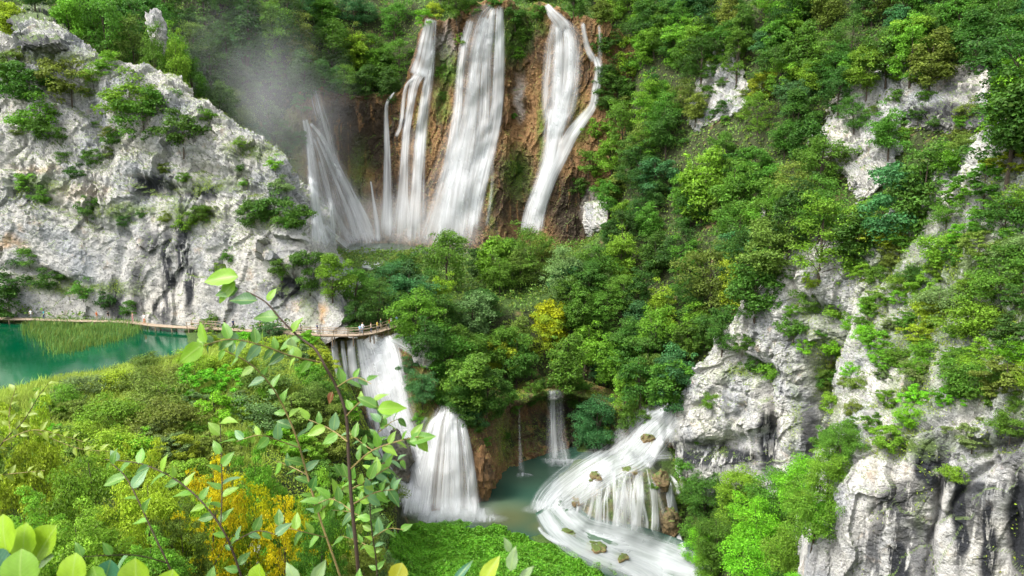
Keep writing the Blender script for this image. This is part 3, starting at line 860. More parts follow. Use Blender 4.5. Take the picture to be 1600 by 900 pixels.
rnd = random.Random(5)
G1 = 'high falls over the ochre wall'
f = fall('split waterfall spreading over a mossy cone, farthest left of the high falls', 500, 380, G1)
strand(f, [(488, 132, 18), (497, 165, 24), (508, 200, 26), (520, 250, 26), (528, 290, 20)], M_VEIL, dens=.95)
strand(f, [(492, 140, 5), (500, 170, 6), (512, 215, 7), (522, 262, 6)], M_FALL)
strand(f, [(476, 186, 10), (482, 215, 16), (487, 262, 18), (493, 320, 20), (500, 385, 30)], M_FALL, dens=.9)
strand(f, [(484, 192, 6), (503, 215, 10), (524, 255, 14), (548, 305, 20), (566, 345, 26), (578, 384, 32)], M_FALL, dens=1)
strand(f, [(486, 200, 16), (506, 255, 56), (526, 325, 88), (540, 386, 116)], M_VEIL, dens=.8, nu=19, edge=4)
strand(f, [(490, 215, 4), (504, 255, 6), (516, 310, 9), (524, 384, 14)], M_FALL, dens=.8)
strand(f, [(494, 212, 4), (516, 262, 7), (540, 320, 10), (560, 384, 16)], M_FALL, dens=.8)
strand(f, [(480, 215, 4), (486, 280, 7), (498, 340, 10), (512, 386, 14)], M_FALL, dens=.8)
strand(f, [(498, 250, 6), (512, 300, 8), (530, 345, 12), (552, 384, 18)], M_FALL, dens=.7)
strand(f, [(508, 352, 8), (522, 368, 10), (545, 386, 14)], M_FALL, dens=.8)
f = fall('thin single thread of water just right of the dark hollow', 606, 370, G1)
strand(f, [(625, 134, 3), (612, 150, 5), (604, 170, 8), (605, 240, 13), (606, 310, 20), (605, 380, 30)], M_FALL, dens=.85)
f = fall('very short trickle low on the wall between the far left fall and the thin thread', 586, 370, G1)
strand(f, [(579, 282, 4), (583, 310, 6), (588, 345, 10), (590, 380, 16)], M_FALL, dens=.75)
f = fall('narrow twin waterfall left of the widest fall, parting into two streams', 640, 380, G1)
strand(f, [(674, 28, 20), (668, 62, 30), (663, 92, 36), (655, 120, 40)], M_FALL)
strand(f, [(662, 108, 20), (648, 128, 20), (641, 165, 15), (634, 215, 15), (631, 290, 22), (628, 384, 40)], M_FALL, dens=.95)
strand(f, [(676, 60, 10), (672, 110, 16), (664, 160, 20), (657, 220, 22), (652, 300, 26), (648, 384, 40)], M_FALL, dens=.95)
strand(f, [(652, 120, 5), (636, 132, 7), (630, 160, 8), (626, 195, 8), (618, 215, 8)], M_FALL, dens=.8)
strand(f, [(648, 200, 40), (643, 280, 52), (640, 384, 84)], M_VEIL, dens=.4)
f = fall('widest of the high falls, a broad white curtain in the middle of the wall', 700, 380, G1)
strand(f, [(772, 10, 26), (762, 30, 60), (752, 70, 70), (746, 120, 72), (740, 175, 74), (728, 235, 84), (712, 300, 100), (696, 388, 124)], M_VEIL, nu=19, dens=.72, edge=4)
strand(f, [(736, 30, 14), (725, 70, 16), (719, 120, 15), (714, 180, 18), (704, 250, 24), (688, 320, 32), (670, 388, 48)], M_FALL, nu=11, dens=.88)
strand(f, [(760, 26, 22), (751, 60, 28), (743, 110, 28), (737, 170, 34), (725, 240, 46), (712, 310, 56), (704, 388, 68)], M_FALL, nu=13)
strand(f, [(781, 8, 12), (781, 60, 18), (779, 120, 22), (776, 170, 22), (768, 215, 26), (756, 260, 30), (746, 310, 24), (738, 360, 22)], M_FALL, nu=9)
strand(f, [(770, 12, 12), (765, 60, 16), (760, 100, 20), (758, 180, 24), (750, 240, 34), (736, 300, 40), (722, 384, 50)], M_FALL, nu=9, dens=.85)
strand(f, [(768, 232, 5), (770, 270, 6), (766, 320, 8), (760, 355, 8)], M_VEIL, dens=.7)
f = fall('tall waterfall with a bent chute, second broad fall right of the middle curtain', 840, 360, G1)
strand(f, [(853, 6, 8), (862, 20, 18), (876, 36, 26), (882, 50, 36)], M_FALL, nu=9, fade_bot=.3)
strand(f, [(868, 34, 24), (880, 60, 62), (879, 110, 66), (874, 160, 60), (866, 200, 44)], M_VEIL, nu=17, edge=4, dens=.75)
strand(f, [(872, 40, 12), (874, 80, 20), (872, 130, 24), (868, 180, 26), (862, 225, 24)], M_FALL, nu=9)
strand(f, [(886, 44, 14), (890, 80, 22), (888, 130, 24), (878, 175, 26), (866, 210, 24)], M_FALL, nu=9)
strand(f, [(866, 34, 10), (860, 80, 20), (856, 130, 22), (855, 170, 18), (860, 195, 18)], M_VEIL, dens=.9)
strand(f, [(890, 40, 14), (896, 80, 20), (899, 120, 16), (895, 165, 14), (885, 190, 16)], M_VEIL, dens=.9)
strand(f, [(872, 170, 40), (866, 205, 38), (861, 240, 34), (850, 285, 34), (838, 325, 36), (830, 368, 40)], M_FALL, nu=11)
strand(f, [(862, 190, 12), (856, 240, 14), (842, 290, 16), (826, 330, 18), (820, 365, 18)], M_FALL, dens=.8)
f = fall('slender waterfall at the right end of the wall, running down a slanting ledge', 900, 220, G1)
strand(f, [(910, 34, 8), (914, 60, 10), (920, 80, 12), (930, 96, 14)], M_FALL, dens=.9)
strand(f, [(936, 38, 6), (938, 70, 8), (937, 100, 10)], M_VEIL, dens=.9)
strand(f, [(930, 88, 14), (936, 108, 16), (931, 140, 16), (926, 165, 16), (912, 185, 20), (893, 210, 24), (878, 240, 26), (860, 275, 26), (843, 320, 26), (834, 360, 26)], M_FALL, nu=9)

G2 = 'lower falls into the gorge'
f = fall('broad white waterfall pouring off the lake edge below the boardwalk', 615, 690, G2)
strand(f, [(572, 528, 34), (582, 548, 50), (592, 580, 60), (602, 620, 62), (612, 660, 60), (622, 700, 64)], M_FALL, nu=15, fade_bot=.06, edge=5)
strand(f, [(596, 528, 40), (606, 555, 44), (616, 600, 40), (625, 650, 34), (634, 696, 30)], M_FALL, nu=11, edge=4)
strand(f, [(580, 527, 50), (594, 570, 78), (610, 640, 80), (628, 705, 84)], M_VEIL, nu=19, dens=1, edge=5)
strand(f, [(548, 530, 14), (550, 560, 16), (556, 604, 20)], M_FALL, dens=.95)
strand(f, [(522, 532, 12), (525, 560, 13), (533, 592, 15)], M_FALL, dens=.95)
strand(f, [(534, 531, 8), (538, 560, 9), (545, 600, 10)], M_FALL, dens=.8)
strand(f, [(562, 529, 16), (568, 560, 20), (578, 610, 26), (590, 660, 30)], M_FALL, dens=.95)
strand(f, [(612, 524, 26), (628, 532, 30), (642, 542, 26), (652, 556, 14)], M_RAPID, hug=True)
strand(f, [(612, 680, 70), (628, 705, 80), (642, 740, 60), (652, 790, 60)], M_FALL, nu=13, edge=4)
strand(f, [(668, 652, 6), (660, 665, 14), (652, 690, 16)], M_VEIL, dens=.8)
foam(f, 640, 800, 46, 14, -24, M_RAPID)
f = fall('bell-shaped waterfall fanning out into the lower pool', 695, 800, G2)
strand(f, [(702, 632, 34), (700, 652, 56), (697, 690, 78), (694, 740, 102), (690, 810, 124)], M_VEIL, nu=21, edge=4, conv=1.0, dens=1.0)
for k in range(13):
    u0 = (k - 6) / 6 + rnd.uniform(-.08, .08)
    w = rnd.uniform(6, 16)
    y0 = 633 + 10 * abs(u0) + rnd.uniform(0, 8)
    strand(f, [(702 + u0 * 15, y0, w * .45), (699 + u0 * 27, 662, w * .7), (697 + u0 * 38, 700, w), (694 + u0 * 49, 750, w * 1.2), (690 + u0 * 57, 810, w * 1.6)], M_FALL, nu=7, off=.7, conv=.3, dens=rnd.uniform(.75, 1))
foam(f, 698, 803, 84, 22, -24, M_RAPID, dens=1.6)
f = fall('thin grey veil of water falling in the dark hollow behind the pool', 868, 720, G2)
strand(f, [(868, 608, 26), (868, 640, 30), (869, 680, 34), (874, 724, 44)], M_VEIL, dens=.85, off=1.6, fade_bot=.05)
strand(f, [(864, 610, 12), (864, 660, 14), (866, 722, 18)], M_FALL, dens=.6, off=1.9)
foam(f, 876, 722, 34, 8, -24, M_RAPID)
f = fall('faint hair-thin trickle in the hollow, left of the grey veil', 814, 735, G2)
strand(f, [(811, 636, 4), (812, 680, 5), (815, 740, 12)], M_VEIL, dens=.8, off=1.4)
foam(f, 818, 742, 16, 4, -24, M_RAPID, dens=.7)

# mossy dome the cascade breaks over
th = np.linspace(0, 2 * np.pi, 120)
ph = np.linspace(0.02, 1.0, 60)
TH, PH = np.meshgrid(th, ph)
ctr = np.array([16.6, 108.5, -27.5])
prof = np.sin(PH * np.pi / 2) ** .75
DV = np.stack([np.cos(TH) * 8.6 * prof, np.sin(TH) * 6.5 * prof, 11.4 * np.cos(PH * np.pi / 2) ** .78], -1)
dirn = DV / (np.linalg.norm(DV, axis=-1, keepdims=True) + 1e-6)
per = np.stack([dirn[..., 0], dirn[..., 1], dirn[..., 2]], -1)
DV = DV + ctr
f1, _ = facets(DV * np.array([1, 1, .4]) / 1.6, 5)
hh = f1 * .35 + ridged(DV * np.array([1, 1, .25]) / 1.4, 3, 7) * .35 + fbm(DV / 4, 3, 2) * .9
hh *= np.clip(np.abs(np.sin((TH - 0) / 2)) * 4, 0, 1)
DV = DV + per * hh[..., None]
M_DOME = rock_material('mossy_tufa', (0.24, 0.165, 0.085), (0.12, 0.10, 0.05), (0.04, 0.04, 0.02), moss=(0.045, 0.075, 0.015), mossy=.9, streak=.4, scale=2)
dcol = np.zeros((60, 120, 3))
dcol[..., 1] = np.clip(fbm(DV / 2.5, 3, 21) * 2 + .55, 0, 1)
dome = link('tufa_mound', mesh_np('tufa_mound', DV.reshape(-1, 3), gridfaces(60, 120), [M_DOME], cols=dcol.reshape(-1, 3)), label='mossy brown tufa mound under the right-hand cascade', cat='mound')
SOLID.append((DV.reshape(-1, 3), gridfaces(60, 120)))
ground_bvh = build_bvh()

f = fall('cascade streaming over the mossy mound into white rapids, right of the pool', 960, 840, G2)
strand(f, [(1052, 640, 40), (1020, 668, 84), (990, 700, 84), (955, 722, 74), (905, 754, 78), (868, 786, 74), (858, 806, 66)], M_RAPID, hug=True, nu=21, edge=4, off=.25, dens=.9)
strand(f, [(1050, 632, 18), (1025, 648, 34), (1000, 668, 50), (978, 692, 54), (958, 718, 50)], M_VEIL, hug=True, nu=13, edge=3, off=.45, dens=.9)
strand(f, [(1050, 668, 10), (1034, 684, 20), (1018, 706, 28), (1005, 728, 34)], M_FALL, hug=True, nu=9, off=.45)
strand(f, [(950, 716, 40), (930, 738, 50), (900, 762, 60), (872, 782, 54), (862, 806, 46)], M_VEIL, hug=True, nu=13, off=.4, dens=.9)
strand(f, [(1052, 712, 16), (1015, 714, 22), (975, 722, 24), (935, 738, 28), (908, 756, 34)], M_RAPID, hug=True, nu=9, dens=.8, edge=1.6)
for k in range(34):
    cl = rnd.choice([915, 935, 950, 968, 982, 1000, 1016, 1034, 1044])
    x0 = cl + rnd.gauss(0, 4.5)
    y0 = 724 + 24 * abs((x0 - 985) / 70) ** 2 + rnd.uniform(-6, 26)
    w = rnd.choice([3, 4, 6, 8, 12, 16])
    x1 = x0 + (x0 - 985) * .17 + rnd.uniform(-5, 5)
    y1 = 836 + rnd.uniform(-8, 8) if rnd.random() < .6 else rnd.uniform(y0 + 30, 820)
    strand(f, [(x0 + rnd.uniform(-9, 9), y0, w * .6), ((x0 * 1.4 + x1 * .6) / 2 + rnd.uniform(-4, 4), y0 + (y1 - y0) * .4, w), (x1, y0 + (y1 - y0) * .75, w * 1.2), (x1 + rnd.uniform(-4, 4), y1, w * 1.8)], M_FALL if k % 2 else M_VEIL, hug=True, off=.16, nu=5, dens=rnd.uniform(.7, 1), conv=.1, fade_top=.3, fade_bot=.3)
strand(f, [(975, 722, 120), (976, 760, 140), (978, 800, 150), (980, 842, 160)], M_LACE, hug=True, off=.12, nu=25, dens=.9, edge=6, conv=.0, fade_top=.15)
strand(f, [(930, 742, 40), (915, 775, 46), (905, 812, 44)], M_LACE, hug=True, off=.14, nu=9)
strand(f, [(862, 786, 60), (882, 816, 64), (912, 840, 70), (950, 856, 84), (992, 870, 96), (1045, 890, 100), (1100, 915, 96)], M_POOL, hug=True, nu=13, off=.08, conv=0, name='stream_water')
strand(f, [(860, 788, 62), (878, 812, 72), (906, 836, 76), (942, 851, 84), (988, 866, 92), (1042, 886, 96), (1095, 908, 92)], M_RAPID, hug=True, nu=19, edge=5, fade_bot=.01, off=.4)
strand(f, [(915, 838, 30), (970, 848, 40), (1010, 852, 36), (1050, 872, 34), (1090, 890, 30)], M_RAPID, hug=True, nu=9, fade_bot=.02)
strand(f, [(945, 862, 16), (965, 878, 36), (1000, 892, 60), (1030, 915, 70)], M_RAPID, hug=True, nu=9, fade_bot=.02)
strand(f, [(842, 822, 8), (850, 834, 8), (868, 845, 12), (890, 852, 14)], M_RAPID, hug=True, nu=7, dens=.9)
foam(f, 866, 792, 44, 20, -24, M_RAPID, dens=1.1)
foam(f, 905, 845, 40, 10, -25.6, M_RAPID, dens=.9)
f = fall('thin side trickle down brown rock at the right edge of the cascade', 1060, 850, G2)
strand(f, [(1030, 738, 6), (1042, 760, 9), (1048, 790, 11), (1056, 815, 9), (1062, 845, 10), (1076, 878, 14)], M_FALL, hug=True, nu=7, off=.2)
strand(f, [(1048, 752, 4), (1050, 780, 6), (1044, 810, 7), (1050, 830, 7)], M_FALL, hug=True, nu=5, off=.2, dens=.8)
f = fall('little white cascade glimpsed between bushes at the bottom left', 385, 860, G2)
strand(f, [(350, 832, 20), (370, 846, 40), (392, 864, 46), (420, 888, 54), (440, 915, 60)], M_RAPID, hug=True, nu=9, off=1.3)
f = fall('short white riffle of the stream half hidden among trees above the gorge', 705, 590, G2)
strand(f, [(700, 585, 12), (708, 595, 16), (716, 605, 14)], M_RAPID, hug=True, nu=7, off=2.2)
f = fall('little white stream steps below the misty upper pool', 583, 416, G2)
strand(f, [(566, 412, 14), (582, 416, 16), (600, 411, 14)], M_RAPID, hug=True, nu=7, off=.8)

# ------------------------------------------------------------------ plants
M_LEAF = leaf_material('tree_leaf', transl=.42, var=.8, warm=.05)
M_LEAF_FINE = leaf_material('shrub_leaf', transl=.42, var=.8, nscale=1.5, warm=.07)
M_BARK = plain_material('bark', (0.075, 0.06, 0.045), .9, .1, .4, 3)
M_BARK_PALE = plain_material('pale_bark', (0.2, 0.17, 0.13), .9, .1, .4, 6)
M_UNDER = leaf_material('undergrowth_leaf', use_obj=False, color=(0.095, 0.185, 0.026), transl=.3, var=.9, nscale=.16, warm=.2)
M_TUFT = leaf_material('ledge_plant', use_obj=False, color=(0.23, 0.34, 0.035), transl=.35, var=.8, nscale=.35, warm=.35)
M_MOSS = leaf_material('butterbur_leaf', use_obj=False, color=(0.115, 0.32, 0.022), transl=.35, var=.7, nscale=.35, warm=.1)
M_REED = leaf_material('reed_blade', use_obj=False, color=(0.33, 0.44, 0.07), transl=.35, var=.7, nscale=.2, warm=.12)
M_REED_LAKE = leaf_material('lake_reed_blade', use_obj=False, color=(0.11, 0.22, 0.045), transl=.35, var=.7, nscale=.3, warm=.3)

def leaf_quads(C, Nn, size, rng, asp=.62):
    """one bent rhombic leaf spray per point"""
    n = len(C)
    Nn = Nn / (np.linalg.norm(Nn, axis=1, keepdims=True) + 1e-9)
    r = rng.normal(size=(n, 3))
    A = np.cross(Nn, r)
    A /= np.linalg.norm(A, axis=1, keepdims=True) + 1e-9
    B = np.cross(Nn, A)
    s = (size * rng.uniform(.6, 1.3, n))[:, None]
    V = np.stack([C - A * s * .5, C + B * s * .5 * asp + Nn * s * .12, C + A * s * .5 - Nn * s * .1, C - B * s * .5 * asp + Nn * s * .12], 1)
    return V.reshape(-1, 3), np.arange(n * 4).reshape(n, 4)

def unit(rng, n):
    v = rng.normal(size=(n, 3))
    return v / np.linalg.norm(v, axis=1, keepdims=True)

def crown_mesh(name, seed, h, r, n_cl, n_leaf, leaf, style='round', mat=None):
    """(crown mesh, trunk mesh) of a tree of height h and crown radius r, base at the origin"""
    rng = np.random.default_rng(seed)
    if style == 'cone':
        k = n_cl
        zz = np.sort(rng.uniform(.12, .98, k))
        an = np.arange(k) * 2.4 + rng.uniform(-.4, .4, k)
        rad = r * (1.02 - zz) * rng.uniform(.55, 1.0, k)
        C = np.stack([np.cos(an) * rad, np.sin(an) * rad, zz * h - rad * .15], -1)
        S_ = r * .30 * (1.15 - zz) + .12
        flat = .38
    else:
        lo = {'round': .06, 'tall': .04, 'bush': .0, 'airy': .02, 'twiggy': .02}[style]
        u = unit(rng, n_cl)
        rr = rng.uniform(.45, 1.0, n_cl) ** .6
        zc, zr = h * (lo + 1) / 2, h * (1 - lo) / 2
        lob = rng.uniform(.85, 1.2, n_cl) + .24 * np.sin(3 * np.arctan2(u[:, 1], u[:, 0]) + seed) + .15 * np.sin(5 * u[:, 2] + seed * 2)
        C = u * rr[:, None] * lob[:, None] * np.array([r * .8, r * .8, zr * .82]) + np.array([0, 0, zc])
        C[:, :2] *= (1.1 - .55 * np.clip((C[:, 2:3] / h - .45), 0, 1))
        S_ = r * (rng.uniform(.14, .42, n_cl) if style != 'twiggy' else rng.uniform(.08, .24, n_cl))
        flat = {'round': .72, 'tall': .8, 'bush': .75, 'airy': .6, 'twiggy': .55}[style]
    w = S_ ** 2
    idx = rng.choice(n_cl, n_leaf, p=w / w.sum())
    d = unit(rng, n_leaf)
    d[:, 2] = np.where(rng.random(n_leaf) < .7, np.abs(d[:, 2]), d[:, 2])
    q = rng.uniform(.45, 1.08, n_leaf) if style != 'airy' else rng.uniform(.1, 1.25, n_leaf)
    P = C[idx] + d * (S_[idx] * q)[:, None] * np.array([1, 1, flat])
    Nn = d * .6 + np.array([0, 0, .55]) + rng.normal(size=(n_leaf, 3)) * .42
    V, Fq = leaf_quads(P, Nn, leaf, rng)
    cm = mesh_np(name + '_crown', V, Fq, [mat or M_LEAF])
    tr = [tube([(0, 0, -.6), (r * .03, 0, h * .25), (-r * .04, r * .03, h * .55), (0, 0, h * .88)], [h * .018, h * .014, h * .009, h * .003], 6)]
    for k in rng.choice(n_cl, min(9, n_cl), replace=False):
        z0 = C[k, 2] * rng.uniform(.35, .7)
        tr.append(tube([(0, 0, z0), C[k] * np.array([.5, .5, 0]) + np.array([0, 0, (z0 + C[k, 2]) / 2 + .05 * h]), C[k]], [h * .006, h * .004, h * .0016], 4))
    tv, tf = join(tr)
    return cm, mesh_np(name + '_trunk', tv, tf, [M_BARK])

FAR, MID, BUSH, FINE, CONE = [], [], [], [], []
for i in range(10):
    st = ['round', 'tall', 'round', 'airy', 'tall'][i % 5]
    FAR.append((crown_mesh('far', 100 + i, 9.5 + (i % 4), (3.3 if st == 'tall' else 4.1) + .3 * (i % 2), 38 + 9 * (i % 5), 6400, [.38, .32, .36, .3, .42][i % 5], st), 10.5, 4.0))
for i in range(4):
    MID.append((crown_mesh('mid', 200 + i, 9, 3.4, 64, 12000, .2, 'round'), 9, 3.4))
for i in range(4):
    BUSH.append((crown_mesh('bush', 300 + i, 2.4, 1.5, 30, 2600, .17, 'bush'), 2.4, 1.5))
for i in range(4):
    FINE.append((crown_mesh('fine', 400 + i, 3.0, 1.7, 60, 6500, .135, 'airy' if i % 2 else 'twiggy', M_LEAF_FINE), 3.0, 1.7))
for i in range(2):
    CONE.append((crown_mesh('cone', 500 + i, 16, 3.2, 150, 5600, .42, 'cone'), 16, 3.2))

PAL = {k: tuple(q * m for q, m in zip(v, (2.05, 2.0, 1.45))) for k, v in {'dark green': (.020, .058, .012), 'deep green': (.029, .078, .013), 'green': (.042, .105, .014), 'fresh green': (.072, .155, .016), 'yellow-green': (.125, .185, .016),
       'olive green': (.070, .108, .022), 'blue-green': (.030, .088, .036), 'golden yellow': (.22, .22, .006), 'grey-green': (.075, .12, .05), 'bright green': (.075, .20, .012)}.items()}
prng = random.Random(77)
PLANTS = []      # (object, px, py, size word, colour word, noun, kind)

def plant(protos, base, scale, colour, noun, rng=prng, sx=1.0, idx=None, jitter=.18):
    (cm, tm), h, r = protos[rng.randrange(len(protos)) if idx is None else idx]
    o = bpy.data.objects.new(noun, None)
    COL.objects.link(o)
    o.empty_display_size = .3
    o.location = base
    o.scale = (scale * sx, scale * sx, scale)
    o.rotation_euler = (rng.uniform(-.08, .08), rng.uniform(-.08, .08), rng.uniform(0, 6.283))
    c = PAL[colour]
    j = [1 + rng.uniform(-jitter, jitter) for _ in range(2)]
    for nm, me in (('crown', cm), ('trunk', tm)):
        p = bpy.data.objects.new(nm, me)
        COL.objects.link(p)
        p.parent = o
        p.color = (c[0] * j[0] * j[1], c[1] * j[1], c[2] * j[1], 1)
    qx, qy, f = proj(np.array(base) + np.array([0, 0, h * scale * .6]))
    PLANTS.append((o, float(qx), float(qy), float(r * scale * sx / f * F_PX), colour, noun))
    return o

Z_RIGHT = [(950, -30), (1640, -30), (1640, 175), (1530, 205), (1440, 285), (1340, 365), (1250, 375), (1180, 440), (1140, 500), (1090, 560), (1040, 610), (960, 560), (940, 400), (915, 290), (950, 120)]
Z_MID = [(560, 440), (610, 410), (660, 405), (720, 385), (820, 368), (880, 385), (950, 390), (1000, 450), (1090, 560), (1050, 605), (960, 605), (905, 580), (800, 590), (745, 605), (690, 570), (650, 510), (600, 490)]
Z_TOPLEFT = [(70, 30), (100, -30), (650, -30), (655, 40), (630, 110), (560, 135), (500, 118), (470, 130), (455, 220), (420, 215), (360, 185), (290, 140), (200, 80), (130, 65)]
Z_TOP = [(640, -40), (970, -40), (945, 18), (900, 15), (845, -12), (800, -10), (700, 5), (650, 30)]
Z_LOWR = [(1075, 745), (1180, 748), (1250, 750), (1305, 735), (1290, 780), (1262, 900), (1255, 960), (1110, 960), (1085, 850), (1065, 790)]
HOLES = [[(1295, 190), (1350, 120), (1400, 95), (1540, 95), (1545, 185), (1500, 205), (1410, 260), (1370, 300), (1330, 280)], [(1095, 150), (1120, 90), (1150, 80), (1160, 140), (1120, 180)], [(240, 15), (256, 15), (260, 55), (244, 55)], [(398, 100), (422, 100), (422, 145), (400, 145)]]

def forest(zone, spacing, protos, hmin, hmax, cols, noun, limit, seed, hole_p=.9, ymin=None):
    rng = random.Random(seed)
    xs = [p[0] for p in zone]
    ys = [p[1] for p in zone]
    done = []
    tries = 0
    while len(done) < limit and tries < 9000:
        tries += 1
        px, py = rng.uniform(min(xs) - 20, max(xs) + 20), rng.uniform(min(ys) - 20, max(ys) + 90)
        p = hit(px, py)
        if p is None:
            continue
        (m, h, r) = protos[0]
        H = rng.uniform(hmin, hmax)
        sc = H / h
        cx, cy, f = proj(p + np.array([0, 0, H * .6]))
        if (ymin and p[1] < ymin) or not in_poly(cx, cy, zone):
            continue
        rp = r * sc / f * F_PX
        if any(in_poly(cx + ddx * rp * .5, cy + ddy * rp * .6, hp) for hp in HOLES for ddx, ddy in ((0, 0), (0, -1), (1, 0), (-1, 0))) and rng.random() < hole_p:
            continue
        if any((cx - a) ** 2 + ((cy - b) * 1.15) ** 2 < (spacing * (rp + c) * .5) ** 2 for a, b, c in done):
            continue
        done.append((cx, cy, rp))
        plant(protos, p - np.array([0, 0, .2]), sc, rng.choices([c for c, w in cols], [w for c, w in cols])[0], noun, rng, sx=rng.uniform(.9, 1.2))
    return len(done)

MIXC = [('dark green', 3), ('deep green', 5), ('green', 6), ('fresh green', 3), ('yellow-green', 1), ('olive green', 2), ('blue-green', 2)]
# trees that can be told apart in the photo come first: (pixel of the crown, crown radius in px, colour, prototypes, depth or None)
def tree_at(px, py, rp, colour, protos, noun='tree', sx=1.0, depth=None, idx=None):
    """crown centre at a pixel: the trunk stands on the ground below it"""
    (m, h, r) = protos[0]
    if depth:                                               # stands behind a crest: its foot is out of sight
        p = at(px, py, Y=depth)
        g = zat(p[0], p[1])
        sc = rp * depth / F_PX / (r * sx)
        k = float(np.clip((p[2] - g) / .6 / (h * sc), .8, 2.2))
        o = plant(protos, (p[0], p[1], g - .3), sc, colour, noun, prng, sx=sx, idx=idx)
        o.scale.z = sc * k
        PLANTS[-1] = (o, px, py) + PLANTS[-1][3:]
        return o
    lo = None
    for k in range(0, 160, 3):                              # walk down the picture until ground lies under the crown
        p = hit(px, py + k)
        if p is None:
            continue
        d = np.linalg.norm(p - CAM)
        sc = rp * d / F_PX / (r * sx)
        cx, cy, f = proj(p + np.array([0, 0, h * sc * (.6 if noun != 'shrub' else .25)]))
        if cy >= py - 2:
            lo = (p, sc)
            break
    if lo is None:
        return None
    return plant(protos, lo[0] - np.array([0, 0, .2 if noun != 'shrub' else h * lo[1] * .3]), lo[1], colour, noun, prng, sx=sx, idx=idx)

for a in [(556, 72, 30, 'yellow-green', FAR), (520, 60, 34, 'green', FAR), (598, 95, 30, 'deep green', FAR), (470, 60, 32, 'olive green', FAR), (430, 50, 34, 'green', FAR), (612, 130, 22, 'dark green', FAR),
          (505, 120, 22, 'deep green', FAR), (540, 122, 22, 'green', FAR), (575, 126, 22, 'dark green', FAR),
          (1095, 280, 44, 'fresh green', FAR), (1140, 310, 46, 'green', FAR), (1230, 330, 44, 'dark green', FAR), (1165, 400, 40, 'deep green', FAR), (1110, 430, 40, 'olive green', FAR), (1145, 430, 34, 'yellow-green', FAR), (1585, 150, 46, 'bright green', FAR),
          (862, 490, 34, 'golden yellow', FAR), (850, 520, 26, 'yellow-green', FAR), (692, 460, 26, 'yellow-green', FAR), (740, 480, 40, 'grey-green', FAR), (790, 545, 30, 'yellow-green', FAR), (640, 420, 34, 'deep green', FAR), (700, 400, 36, 'green', FAR), (770, 390, 38, 'fresh green', FAR), (830, 392, 34, 'green', FAR), (880, 415, 36, 'grey-green', FAR),
          (935, 410, 34, 'green', FAR), (970, 395, 34, 'fresh green', FAR), (930, 650, 36, 'blue-green', MID), (1000, 590, 34, 'deep green', FAR), (960, 560, 34, 'fresh green', FAR), (880, 560, 36, 'green', FAR), (700, 540, 40, 'green', FAR), (760, 600, 34, 'deep green', FAR), (660, 600, 26, 'blue-green', MID), (720, 610, 26, 'deep green', MID),
          (1250, 748, 40, 'bright green', MID), (1292, 728, 34, 'fresh green', MID), (1312, 690, 28, 'green', MID), (1268, 790, 42, 'fresh green', MID), (1215, 765, 40, 'green', MID), (1150, 768, 38, 'fresh green', MID), (1100, 775, 34, 'deep green', MID), (1180, 820, 44, 'bright green', MID), (1120, 840, 38, 'green', MID), (1240, 850, 44, 'fresh green', MID), (1170, 885, 44, 'bright green', MID),
          (962, 140, 26, 'deep green', FAR), (972, 190, 28, 'green', FAR), (955, 240, 26, 'fresh green', FAR), (985, 250, 28, 'deep green', FAR), (950, 300, 26, 'green', FAR), (985, 120, 28, 'green', FAR), (1010, 160, 30, 'fresh green', FAR), (1040, 200, 30, 'deep green', FAR), (1000, 215, 28, 'olive green', FAR),
          (590, 470, 30, 'deep green', FAR), (555, 440, 30, 'green', FAR), (520, 425, 30, 'fresh green', FAR), (485, 412, 30, 'deep green', FAR), (560, 490, 24, 'dark green', FAR), (610, 445, 28, 'blue-green', FAR), (640, 480, 30, 'green', FAR)]:
    tree_at(*a)
for a in [(112, 32, 34, 'fresh green', 172), (165, 48, 36, 'green', 174), (212, 66, 36, 'olive green', 176), (262, 92, 32, 'fresh green', 178), (302, 120, 30, 'green', 180), (340, 150, 30, 'grey-green', 184), (235, 40, 34, 'deep green', 184), (180, 15, 36, 'green', 186), (10, 50, 36, 'yellow-green', 170), (375, 185, 28, 'grey-green', 190), (400, 215, 26, 'blue-green', 194), (55, 20, 30, 'dark green', 176), (325, 100, 28, 'deep green', 192), (300, 70, 30, 'olive green', 194)]:
    tree_at(*a[:4], FAR, depth=a[4])
tree_at(236, 72, 22, 'green', FAR, depth=167)
tree_at(266, 66, 20, 'fresh green', FAR, depth=168)
for a in [(385, 25, 34, 'dark green', CONE), (330, 40, 30, 'deep green', CONE), (360, 85, 26, 'dark green', CONE)]:
    tree_at(*a, noun='conifer')
n = [forest([(950, -30), (1640, -30), (1640, 120), (1400, 100), (1250, 130), (1100, 170), (940, 180)], .62, FAR, 8.5, 12.5, MIXC, 'tree', 54, 11), forest(Z_RIGHT, .68, FAR, 7.5, 12, MIXC, 'tree', 106, 1, hole_p=.92), forest(Z_MID, .8, FAR, 7.5, 11, MIXC + [('yellow-green', 1)], 'tree', 36, 2),
     forest(Z_TOPLEFT, .8, FAR, 9, 13, MIXC, 'tree', 34, 3, ymin=163), forest(Z_TOP, .8, FAR, 7, 11, MIXC, 'tree', 14, 4), forest(Z_LOWR, .85, MID, 4.0, 6.5, [('green', 3), ('fresh green', 4), ('bright green', 3), ('deep green', 2)], 'tree', 12, 5)]
print('forest', n, len(PLANTS))

